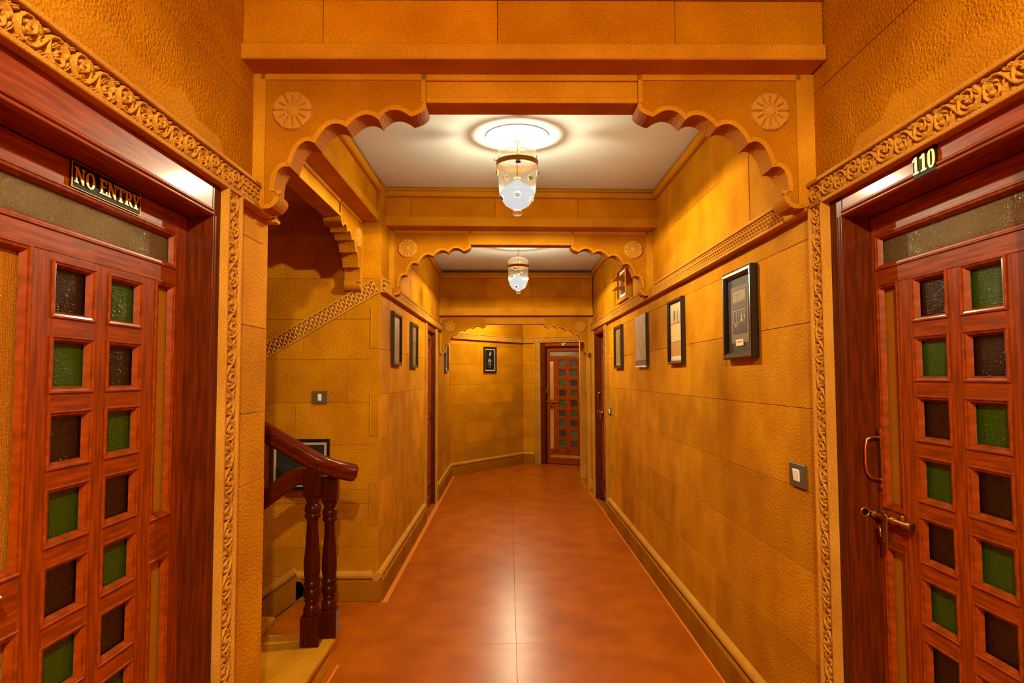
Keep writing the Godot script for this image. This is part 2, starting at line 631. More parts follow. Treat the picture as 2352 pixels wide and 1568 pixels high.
# arch across an opening: local origin on the floor under its middle, front of the spandrels at z = 0
func arch(called: String, label: String, xf: Transform3D, half: float, y: float, proj: float, ledge_h: float, rows: Array, joints: Dictionary, ledge_half: float, sd: int, top_y := 2.88) -> Node3D:
	var o := node(self, called, xf)
	tag(o, label, "arch", "structure")
	var thick := 0.11
	var line := cusp_line()
	for s in [-1.0, 1.0]:
		var b := node(o, "bracket", Transform3D(Basis(), Vector3(-half * s, y, 0)))
		var poly := PackedVector2Array([Vector2(-0.06 * s, -0.484), Vector2(-0.06 * s, 0.0), Vector2(0.587 * s, 0.0)])
		for q in line:
			poly.append(Vector2(q.x * s, q.y))
		var g := G.new()
		g.extrude(poly, -thick, -0.006)
		add(b, "panel", g, M.stone_stipple)
		# raised border along the cusps, the top and the two ends
		var r := G.new()
		var pts := PackedVector2Array()
		for q in line:
			pts.append(Vector2(q.x * s, q.y))
		for i in pts.size() - 1:
			var e0 := _inward(pts, i, s)
			var e1 := _inward(pts, i + 1, s)
			var a := pts[i]
			var c := pts[i + 1]
			var a2 := a + e0 * 0.016
			var c2 := c + e1 * 0.016
			r.face([Vector3(a.x, a.y, 0), Vector3(c.x, c.y, 0), Vector3(c2.x, c2.y, 0), Vector3(a2.x, a2.y, 0)], Vector3(0, 0, 1))
			r.face([Vector3(a2.x, a2.y, 0), Vector3(c2.x, c2.y, 0), Vector3(c2.x, c2.y, -0.008), Vector3(a2.x, a2.y, -0.008)], Vector3(e0.x, e0.y, 0))
			r.face([Vector3(a.x, a.y, 0), Vector3(c.x, c.y, 0), Vector3(c.x, c.y, -0.0065), Vector3(a.x, a.y, -0.0065)], Vector3(-e0.x, -e0.y, 0))
		r.range_box(Vector3(-0.06 * s, -0.484, -0.01), Vector3(0.018 * s, 0, 0), 0.001)
		r.range_box(Vector3(0.0, -0.022, -0.01), Vector3(0.587 * s, 0, 0.0), 0.001)
		r.range_box(Vector3(0.570 * s, -0.105, -0.01), Vector3(0.587 * s, 0, 0.0), 0.001)
		add(b, "border", r, M.stone_smooth)
		add(b, "rosette", rosette(0.073), M.stone_carved, Transform3D(Basis(), Vector3(0.114 * s, -0.136, -0.006)))
	var w := half - 0.587
	var l := G.new()
	l.range_box(Vector3(-w, y - 0.105, -thick), Vector3(w, y, -0.012), 0.001)
	l.range_box(Vector3(-w, y - 0.105, -0.014), Vector3(w, y - 0.084, -0.002), 0.003)
	l.range_box(Vector3(-w, y - 0.024, -0.014), Vector3(w, y, 0.0), 0.003)
	add(o, "lintel", l, M.stone_smooth)
	var lg := G.new()
	lg.range_box(Vector3(-ledge_half, y, -thick), Vector3(ledge_half, y + ledge_h, proj), 0.004)
	add(o, "ledge", lg, M.stone_smooth)
	var top: float = y + ledge_h
	blocks(o, Transform3D(Basis(), Vector3(-ledge_half, 0, proj - 0.02)), ledge_half * 2.0, rows, sd, joints)
	for r2 in rows:
		top = maxf(top, r2[1])
	var bk := G.new()
	bk.range_box(Vector3(-ledge_half, y + ledge_h, -thick), Vector3(ledge_half, top_y, proj - 0.068))
	add(o, "beam_core", bk, M.joint)
	var co := G.new()
	co.sweep(cornice_profile(), [Vector3(-ledge_half, top, proj - 0.02), Vector3(ledge_half, top, proj - 0.02)])
	add(o, "cornice", co, M.stone_smooth)
	return o


func _inward(pts: PackedVector2Array, i: int, s: float) -> Vector2:
	var a := pts[maxi(i - 1, 0)]
	var b := pts[mini(i + 1, pts.size() - 1)]
	var e := (b - a).normalized()
	var q := Vector2(e.y, -e.x) * s
	return q if q.y > 0.0 or (absf(q.y) < 0.3 and q.x * s < 0.0) else -q


# profile (side, up) seen along the path; side positive is to the right of the direction of travel
func cornice_profile() -> Array:
	var p: Array = [Vector2(-0.06, 0.0)]
	for k in 9:
		var a := -PI / 2.0 + PI * k / 8.0
		p.append(Vector2(0.012 + 0.024 * cos(a), 0.024 + 0.024 * sin(a)))
	p.append(Vector2(0.02, 0.049))
	p.append(Vector2(0.02, 0.075))
	p.append(Vector2(-0.06, 0.075))
	return p


func rosette(r: float) -> ArrayMesh:
	var g := G.new()
	var nr := 14
	var na := 96
	var hs := func(i: int, k: int) -> Vector3:
		var rr := float(i) / nr
		var a := TAU * k / na
		var lobes := 1.0 - 0.035 * pow(absf(cos(a * 4.0)), 8.0)
		var q := rr * lobes
		var ga := fposmod(a / (TAU / 12.0) + 0.5, 1.0) - 0.5
		var long_one := (int(roundf(a / (TAU / 12.0))) % 2) == 0
		var inner := 0.36 if long_one else 0.42
		var outer := 0.98 if long_one else 0.72
		var groove := 0.0
		if rr > inner and rr < outer:
			groove = 0.008 * exp(-pow(ga * rr * 12.0, 2.0) * 1.2)
		var h := 0.015 * sqrt(maxf(0.0, 1.0 - pow(rr, 14.0))) - groove
		if rr < 0.26:
			h += 0.004 * sqrt(maxf(0.0, 1.0 - pow(rr / 0.26, 2.0)))
		if absf(rr - 0.29) < 0.04:
			h -= 0.003
		return Vector3(cos(a) * q * r, sin(a) * q * r, h)
	for i in nr:
		for k in na:
			var A: Vector3 = hs.call(i, k)
			var B: Vector3 = hs.call(i + 1, k)
			var C: Vector3 = hs.call(i + 1, k + 1)
			var D: Vector3 = hs.call(i, k + 1)
			g.face([A, B, C], Vector3(0, 0, 1))
			g.face([A, C, D], Vector3(0, 0, 1))
	return g.mesh()


# ---------------------------------------------------------------- doors
# a ring of molding round an opening: outer w x h, drawn in by mx, my; stands proud of z = 0
func molding(w: float, h: float, mx: float, my: float, proud := 0.0042, sink := -0.013) -> ArrayMesh:
	var g := G.new()
	var levels := [[0.0, 0.0], [0.0, proud * 0.55], [0.08, proud], [0.24, proud], [0.36, proud * 0.4], [0.62, proud * 0.1], [0.8, sink * 0.45], [1.0, sink]]
	for i in levels.size() - 1:
		var a: Array = levels[i]
		var b: Array = levels[i + 1]
		var pa := [Vector2(w / 2 - mx * a[0], h / 2 - my * a[0]), a[1]]
		var pb := [Vector2(w / 2 - mx * b[0], h / 2 - my * b[0]), b[1]]
		for k in 4:
			var s0: Vector2 = [Vector2(-1, -1), Vector2(1, -1), Vector2(1, 1), Vector2(-1, 1)][k]
			var s1: Vector2 = [Vector2(1, -1), Vector2(1, 1), Vector2(-1, 1), Vector2(-1, -1)][k]
			var nrm: Vector2 = (s0 + s1) * 0.5
			var out := Vector3(nrm.x, nrm.y, 0) if i == 0 else Vector3(-nrm.x * 0.4, -nrm.y * 0.4, 1)
			var A: Vector2 = pa[0] * s0
			var B: Vector2 = pa[0] * s1
			var C: Vector2 = pb[0] * s1
			var D: Vector2 = pb[0] * s0
			g.face([Vector3(A.x, A.y, pa[1]), Vector3(B.x, B.y, pa[1]), Vector3(C.x, C.y, pb[1]), Vector3(D.x, D.y, pb[1])], out)
	return g.mesh()


func piece(parent: Node, called: String, x0: float, y0: float, x1: float, y1: float, mat: Material, z0 := -0.036, z1 := 0.0, bev := 0.0015) -> void:
	var g := G.new()
	g.range_box(Vector3(x0, y0, z0), Vector3(x1, y1, z1), bev)
	add(parent, called, g, mat)


func glazed(parent: Node, x0: float, y0: float, x1: float, y1: float, mat: Material, mx := 0.014) -> void:
	piece(parent, "pane", x0 - 0.002, y0 - 0.002, x1 + 0.002, y1 + 0.002, mat, -0.026, -0.018, 0.0)
	add(parent, "molding", molding(x1 - x0 + 0.012, y1 - y0 + 0.012, mx + 0.006, mx + 0.006, 0.004), M.wood_mold, Transform3D(Basis(), Vector3((x0 + x1) / 2, (y0 + y1) / 2, 0)))


func door(called: String, label: String, xf: Transform3D, frame_z: float, first_green: bool, top_row: float, wider := 0.0, leaf_size := 1.0, half := 0.386, head_y := 2.016) -> Node3D:
	var o := node(self, called, xf)
	tag(o, label, "door", "structure")
	# frame
	var jz := -0.05
	for s in [-1.0, 1.0]:
		var e := -wider * leaf_size if s < 0.0 else 0.0
		var g := G.new()
		g.range_box(Vector3(half * s + e, 0.0, jz), Vector3((half + 0.082) * s + e, 2.09, frame_z), 0.003)
		for b in [half + 0.008, half + 0.024]:
			g.tube([Vector3(b * s + e, 0.0, frame_z), Vector3(b * s + e, head_y + 0.004, frame_z)], 0.0062, 8)
		add(o, "jamb", g, M.wood_dark_up)
	var hd := G.new()
	hd.range_box(Vector3(-half - wider * leaf_size, head_y, jz), Vector3(half, 2.09, frame_z), 0.003)
	for b in [head_y + 0.008, head_y + 0.020]:
		hd.tube([Vector3(-half - wider * leaf_size, b, frame_z), Vector3(half, b, frame_z)], 0.0058, 8)
	add(o, "head", hd, M.wood_across)
	# leaf
	var grow := Transform3D(Basis().scaled(Vector3.ONE * leaf_size), Vector3(0, 1.5 * (1.0 - leaf_size), 0))
	var edge := (half - 0.002) / leaf_size
	var foot := 0.012 if leaf_size == 1.0 else 0.012 - 1.5 * (1.0 - leaf_size) / leaf_size
	var lf := node(o, "leaf", grow)
	var xl := -0.355 - wider
	piece(lf, "stile", -edge - wider, foot, xl, 2.012, M.wood_up)
	piece(lf, "stile", 0.355, foot, edge, 2.012, M.wood_up)
	for s in [-1.0, 1.0]:
		piece(lf, "stile", 0.176 * s, 0.20, 0.252 * s, 1.785, M.wood_up)
	piece(lf, "stile", -0.032, 0.20, 0.032, 1.785, M.wood_up)
	piece(lf, "rail", xl, 1.945, 0.355, 2.012, M.wood_across)
	piece(lf, "rail", xl, 1.785, 0.355, 1.838, M.wood_across)
	piece(lf, "rail", xl, 0.185, 0.355, 0.245, M.wood_across)
	piece(lf, "rail", xl, foot, 0.355, 0.100, M.wood_across)
	glazed(lf, xl + 0.002, 1.840, 0.353, 1.943, M.glass_transom)
	glazed(lf, xl + 0.002, 0.102, 0.353, 0.183, M.glass_clear)
	for s in [-1.0, 1.0]:
		var a := xl + 0.002 if s < 0.0 else 0.254
		var b := -0.254 if s < 0.0 else 0.353
		glazed(lf, a, 1.092, b, 1.783, M.glass_clear)
		glazed(lf, a, 0.247, b, 0.968, M.glass_clear)
		piece(lf, "rail", a - 0.002, 0.970, b + 0.002, 1.090, M.wood_across)
	var mold := molding(0.158, 0.132, 0.021, 0.0155)
	var pane := G.new()
	pane.box(Vector3.ZERO, Vector3(0.138, 0.116, 0.006))
	var pane_mesh := pane.mesh()
	for c in 2:
		var cx := -0.104 if c == 0 else 0.104
		for r in 9:
			var cy := top_row - 0.066 - 0.1722 * r
			var green: bool = ((r + c) % 2 == 0) == first_green
			add(lf, "pane", pane_mesh, M.glass_green if green else M.glass_brown, Transform3D(Basis(), Vector3(cx, cy, -0.020)))
			add(lf, "molding", mold, M.wood_mold, Transform3D(Basis(), Vector3(cx, cy, 0)))
			var lower := cy - 0.058
			var next := lower - 0.0562 if r < 8 else 0.244
			piece(lf, "muntin", cx - 0.072, next, cx + 0.072, lower, M.wood_across)
		piece(lf, "muntin", cx - 0.072, top_row - 0.008, cx + 0.072, 1.786, M.wood_across)
	var h := node(o, "handle", grow * Transform3D(Basis(), Vector3(-wider, 0, 0)))
	var pl := G.new()
	pl.range_box(Vector3(-0.377, 1.150, 0.0), Vector3(-0.359, 1.325, 0.004), 0.0015)
	for yy in [1.325, 1.150]:
		pl.xf = Transform3D(Basis(Vector3.RIGHT, PI / 2), Vector3(-0.368, yy, 0.002))
		pl.lathe([Vector2(0.0, 0.006), Vector2(0.008, 0.005), Vector2(0.012, 0.0), Vector2(0.012, -0.002)].map(func(q): return q), 16)
	pl.xf = Transform3D()
	add(h, "backplate", pl, M.brass_dull)
	var gr := G.new()
	gr.tube([Vector3(-0.368, 1.305, 0.003), Vector3(-0.368, 1.306, 0.028), Vector3(-0.368, 1.298, 0.043), Vector3(-0.368, 1.27, 0.048), Vector3(-0.368, 1.22, 0.048), Vector3(-0.368, 1.195, 0.044), Vector3(-0.368, 1.178, 0.030), Vector3(-0.368, 1.172, 0.003)], 0.0055, 10)
	add(h, "grip", gr, M.brass)
	var bo := node(o, "bolt", grow * Transform3D(Basis(), Vector3(-wider, 0, 0)))
	var rod := G.new()
	rod.tube([Vector3(-0.383, 1.064, 0.022), Vector3(-0.186, 1.064, 0.022)], 0.0085, 12)
	add(bo, "rod", rod, M.brass)
	for xx in [-0.375, -0.268, -0.19]:
		var cl := G.new()
		cl.xf = Transform3D(Basis(Vector3.BACK, PI / 2), Vector3(xx, 1.064, 0.022))
		cl.lathe([Vector2(0.008, -0.008), Vector2(0.0125, -0.007), Vector2(0.0125, 0.007), Vector2(0.008, 0.008)], 14)
		add(bo, "collar", cl, M.brass_dull)
	for xx in [-0.345, -0.245]:
		var br := G.new()
		br.range_box(Vector3(xx - 0.007, 1.045, 0.0), Vector3(xx + 0.007, 1.083, 0.013), 0.002)
		add(bo, "bracket", br, M.brass_dull)
	var ha := G.new()
	ha.range_box(Vector3(-0.315, 0.975, 0.028), Vector3(-0.289, 1.078, 0.034), 0.002)
	ha.range_box(Vector3(-0.306, 0.99, 0.0335), Vector3(-0.299, 1.015, 0.036), 0.001)
	add(bo, "hasp", ha, M.brass_dull)
	var stp := G.new()
	stp.range_box(Vector3(-0.378, 1.005, 0.0), Vector3(-0.335, 1.040, 0.003), 0.001)
	stp.tube([Vector3(-0.345, 1.035, 0.002), Vector3(-0.345, 1.035, 0.03), Vector3(-0.325, 1.033, 0.034), Vector3(-0.322, 1.008, 0.034), Vector3(-0.322, 1.002, 0.004)], 0.004, 8)
	add(bo, "staple", stp, M.brass)
	var kp := G.new()
	var ring: Array = []
	for k in 16:
		ring.append(Vector3(-0.3865, 1.068 + 0.013 * sin(TAU * k / 16.0), 0.045 + 0.013 * cos(TAU * k / 16.0)))
	kp.tube(ring, 0.0028, 6, true)
	add(bo, "keeper", kp, M.brass)
	var hole := G.new()
	hole.xf = Transform3D(Basis(Vector3.BACK, PI / 2), Vector3(-0.3855, 1.068, 0.045))
	hole.lathe([Vector2(0.0, 0.0), Vector2(0.0115, 0.0), Vector2(0.0115, 0.001)], 16)
	add(bo, "socket", hole, M.plate)
	return o


func lettering(text: String, size: float, depth: float) -> TextMesh:
	var tm := TextMesh.new()
	var f := SystemFont.new()
	f.font_names = PackedStringArray(["Droid Serif"])
	f.font_weight = 700
	tm.font = f
	tm.text = text
	tm.font_size = 64
	tm.pixel_size = size / 64.0
	tm.depth = depth
	return tm


func plaque(called: String, label: String, xf: Transform3D, w: float, h: float, text: String, size: float, squeeze := 1.0) -> void:
	var o := node(self, called, xf)
	tag(o, label, "sign")
	var g := G.new()
	g.box(Vector3.ZERO, Vector3(w, h, 0.006), 0.0012)
	add(o, "plate", g, M.plate)
	if w > 0.2:
		add(o, "rim", molding(w, h, 0.003, 0.003, 0.0045, 0.003), M.gold)
	if text:
		add(o, "lettering", lettering(text, size, 0.0018), M.gold, Transform3D(Basis().scaled(Vector3(squeeze, 1, 1)), Vector3(0, 0, 0.0045)))


# ---------------------------------------------------------------- pictures
func print_texture(kind: int) -> ImageTexture:
	var w := 120
	var h := 180
	var im := Image.create(w, h, false, Image.FORMAT_RGB8)
	rng.seed = 100 + kind
	var base: Color = [Color(0.16, 0.12, 0.08), Color(0.86, 0.74, 0.55), Color(0.62, 0.50, 0.34), Color(0.55, 0.42, 0.22), Color(0.60, 0.44, 0.22), Color(0.42, 0.33, 0.20), Color(0.03, 0.028, 0.025), Color(0.06, 0.055, 0.04)][kind]
	im.fill(base)
	match kind:
		0: # old town house front, lit sky above, columns below
			im.fill_rect(Rect2i(4, 6, 112, 46), Color(0.52, 0.42, 0.24))
			im.fill_rect(Rect2i(24, 20, 50, 3), Color(0.26, 0.2, 0.12))
			im.fill_rect(Rect2i(44, 20, 4, 28), Color(0.28, 0.22, 0.13))
			for k in 5:
				im.fill_rect(Rect2i(8 + k * 22, 52 - k * 2, 14, 26), Color(0.30, 0.23, 0.14))
				im.fill_rect(Rect2i(11 + k * 22, 58 - k * 2, 6, 14), Color(0.10, 0.07, 0.05))
			im.fill_rect(Rect2i(4, 84, 112, 3), Color(0.66, 0.56, 0.40))
			im.fill_rect(Rect2i(4, 87, 112, 48), Color(0.11, 0.08, 0.05))
			for k in 5:
				im.fill_rect(Rect2i(8 + k * 23, 90, 5, 46), Color(0.60, 0.46, 0.28))
			for k in 9:
				im.fill_rect(Rect2i(70 + rng.randi() % 36, 104 + rng.randi() % 28, 4, 9), Color(0.85, 0.68, 0.45))
			im.fill_rect(Rect2i(4, 134, 60, 3), Color(0.5, 0.38, 0.22))
			for k in 14:
				im.fill_rect(Rect2i(6 + rng.randi() % 46, 138 + rng.randi() % 12, 7, 5), Color(0.58, 0.42, 0.24))
			im.fill_rect(Rect2i(62, 136, 50, 40), Color(0.08, 0.06, 0.04))
			im.fill_rect(Rect2i(4, 152, 58, 24), Color(0.16, 0.12, 0.07))
		1: # dry land with reeds and a low wall
			im.fill_rect(Rect2i(0, 0, 120, 60), Color(0.80, 0.68, 0.50))
			for k in 26:
				var x := 24 + rng.randi() % 70
				var t := 14 + rng.randi() % 26
				im.fill_rect(Rect2i(x, t, 2, 62 - t), Color(0.38, 0.28, 0.14))
			im.fill_rect(Rect2i(34, 22, 12, 30), Color(0.22, 0.16, 0.10))
			im.fill_rect(Rect2i(0, 62, 120, 3), Color(0.35, 0.26, 0.15))
			im.fill_rect(Rect2i(0, 65, 120, 40), Color(0.84, 0.66, 0.42))
			for k in 60:
				im.fill_rect(Rect2i(rng.randi() % 116, 100 + rng.randi() % 20, 4, 2), Color(0.55, 0.38, 0.18))
			im.fill_rect(Rect2i(0, 122, 120, 2), Color(0.30, 0.20, 0.12))
			im.fill_rect(Rect2i(0, 124, 120, 46), Color(0.70, 0.48, 0.22))
			im.fill_rect(Rect2i(0, 170, 120, 10), Color(0.90, 0.80, 0.64))
		2, 3, 4, 5: # faded views, streaked up and down
			for k in 260:
				var c := base * rng.randf_range(0.72, 1.18)
				c.a = 1.0
				im.fill_rect(Rect2i(rng.randi() % 118, rng.randi() % 150, 1 + rng.randi() % 3, 10 + rng.randi() % 34), c)
			if kind != 2:
				im.fill_rect(Rect2i(0, 84 + kind * 4, 120, 2), base * 0.45)
				im.fill_rect(Rect2i(20, 40, 3, 90), base * 0.6)
				im.fill_rect(Rect2i(74, 30, 4, 110), base * 0.6)
			else:
				im.fill_rect(Rect2i(0, 112, 120, 2), base * 0.8)
				im.fill_rect(Rect2i(0, 160, 120, 20), base * 0.62)
		6: # a figure dancing in black and white
			for q in [[60, 26, 10, 12], [58, 42, 14, 34], [50, 46, 9, 8], [72, 36, 6, 20], [66, 22, 4, 20], [56, 82, 18, 10], [48, 94, 26, 12], [44, 106, 10, 30], [70, 104, 12, 22], [64, 124, 14, 10], [60, 134, 10, 26], [40, 134, 16, 6], [56, 158, 18, 6]]:
				for yy in range(-q[3] / 2, q[3] / 2 + 1):
					for xx in range(-q[2] / 2, q[2] / 2 + 1):
						if pow(2.0 * xx / q[2], 2) + pow(2.0 * yy / q[3], 2) <= 1.0:
							var b := rng.randf_range(0.45, 0.82)
							im.set_pixel(clampi(q[0] + xx, 0, w - 1), clampi(q[1] + yy, 0, h - 1), Color(b, b * 0.95, b * 0.82))
		7: # dim view of old houses
			for k in 90:
				var b := rng.randf_range(0.05, 0.20)
				im.fill_rect(Rect2i(rng.randi() % 110, 60 + rng.randi() % 90, 6 + rng.randi() % 12, 4 + rng.randi() % 10), Color(b, b * 0.85, b * 0.55))
	return ImageTexture.create_from_image(im)


func print_material(kind: int) -> StandardMaterial3D:
	var m := plain(Color.WHITE, 0.55)
	m.albedo_texture = print_texture(kind)
	m.texture_repeat = false
	return m


func flat_print(w: float, h: float, z: float) -> G:
	var g := G.new()
	g.quad_uv(Vector3(-w / 2, -h / 2, z), Vector3(w / 2, -h / 2, z), Vector3(w / 2, h / 2, z), Vector3(-w / 2, h / 2, z), Vector3(0, 0, 1))
	return g


func framed(called: String, label: String, xf: Transform3D, w: float, h: float, deep: float, bar: float, mats: Array, kind: int, group := "") -> Node3D:
	var o := node(self, called, xf)
	tag(o, label, "picture", "", group)
	var fr := G.new()
	for s in [-1.0, 1.0]:
		fr.face([Vector3(s * w / 2, -h / 2, 0), Vector3(s * w / 2, h / 2, 0), Vector3(s * w / 2, h / 2, deep), Vector3(s * w / 2, -h / 2, deep)], Vector3(s, 0, 0))
		fr.face([Vector3(-w / 2, s * h / 2, 0), Vector3(w / 2, s * h / 2, 0), Vector3(w / 2, s * h / 2, deep), Vector3(-w / 2, s * h / 2, deep)], Vector3(0, s, 0))
	var lv := [[0.0, deep], [0.25, deep + 0.004], [0.6, deep + 0.003], [1.0, deep - 0.008]]
	for i in 3:
		var a: float = lv[i][0] * bar
		var b: float = lv[i + 1][0] * bar
		for s in [-1.0, 1.0]:
			fr.face([Vector3(s * (w / 2 - a), -h / 2 + a, lv[i][1]), Vector3(s * (w / 2 - a), h / 2 - a, lv[i][1]), Vector3(s * (w / 2 - b), h / 2 - b, lv[i + 1][1]), Vector3(s * (w / 2 - b), -h / 2 + b, lv[i + 1][1])], Vector3(0, 0, 1))
			fr.face([Vector3(-w / 2 + a, s * (h / 2 - a), lv[i][1]), Vector3(w / 2 - a, s * (h / 2 - a), lv[i][1]), Vector3(w / 2 - b, s * (h / 2 - b), lv[i + 1][1]), Vector3(-w / 2 + b, s * (h / 2 - b), lv[i + 1][1])], Vector3(0, 0, 1))
	add(o, "frame", fr, M.black)
	var iw := w - 2 * bar
	var ih := h - 2 * bar
	var z := deep - 0.016
	var back := G.new()
	back.range_box(Vector3(-iw / 2 - 0.004, -ih / 2 - 0.004, 0.001), Vector3(iw / 2 + 0.004, ih / 2 + 0.004, z - 0.002))
	add(o, "backing_board", back, M.mat_dark)
	for m in mats: # [margin x, margin y, material]
		var g := G.new()
		g.range_box(Vector3(-iw / 2 + m[0], -ih / 2 + m[1], z - 0.003), Vector3(iw / 2 - m[0], ih / 2 - m[1], z))
		add(o, "mount", g, m[2])
		z += 0.0015
	var last: Array = mats[-1]
	var pw: float = iw - 2 * last[0] - 2 * last[3]
	var ph: float = ih - 2 * last[1] - 2 * last[4]
	add(o, "print", flat_print(pw, ph, z), print_material(kind), Transform3D(Basis(), Vector3(0, last[5], 0)))
	var gl := G.new()
	gl.range_box(Vector3(-iw / 2, -ih / 2, deep - 0.0095), Vector3(iw / 2, ih / 2, deep - 0.0085))
	add(o, "glass", gl, M.pane)
	return o


func light_switch(label: String, xf: Transform3D, rockers: int, w := 0.098, h := 0.088) -> void:
	var o := node(self, "light_switch", xf)
	tag(o, label, "switch")
	var g := G.new()
	g.range_box(Vector3(-w / 2, -h / 2, -0.004), Vector3(w / 2, h / 2, 0.010), 0.003)
	add(o, "plate", g, M.switch_plate)
	for k in rockers:
		var x := (k - (rockers - 1) / 2.0) * 0.026
		var r := G.new()
		r.xf = Transform3D(Basis(Vector3.RIGHT, 0.10), Vector3(x, 0, 0.011))
		r.box(Vector3.ZERO, Vector3(0.0245, 0.045, 0.007), 0.0015)
		add(o, "rocker", r, M.rocker)


# ---------------------------------------------------------------- lamps
func jewel(parent: Node, ang: float, y: float, r_at: float, slope: float, colour: String) -> void:
	var b := Basis(Vector3.UP, -ang) * Basis(Vector3.BACK, slope)
	var xf := Transform3D(b, Vector3(cos(ang) * r_at, y, sin(ang) * r_at))
	var j := G.new()
	j.xf = Transform3D(Basis(Vector3.BACK, -PI / 2), Vector3.ZERO)
	j.lathe([Vector2(0.012, 0.001), Vector2(0.011, 0.005), Vector2(0.008, 0.008), Vector2(0.004, 0.0095), Vector2(0.0, 0.010)], 16)
	var o := add(parent, "jewel", j, M["jewel_" + colour], xf)
	var s := G.new()
	var ring: Array = []
	for k in 20:
		ring.append(Vector3(0.003, 0.0135 * cos(TAU * k / 20.0), 0.0135 * sin(TAU * k / 20.0)))
	s.tube(ring, 0.0016, 5, true)
	for k in 12:
		var a := TAU * k / 12.0
		s.box(Vector3(0.003, 0.0175 * cos(a), 0.0175 * sin(a)), Vector3(0.004, 0.0042, 0.0042), 0.001)
	add(o, "setting", s, M.brass_dull)


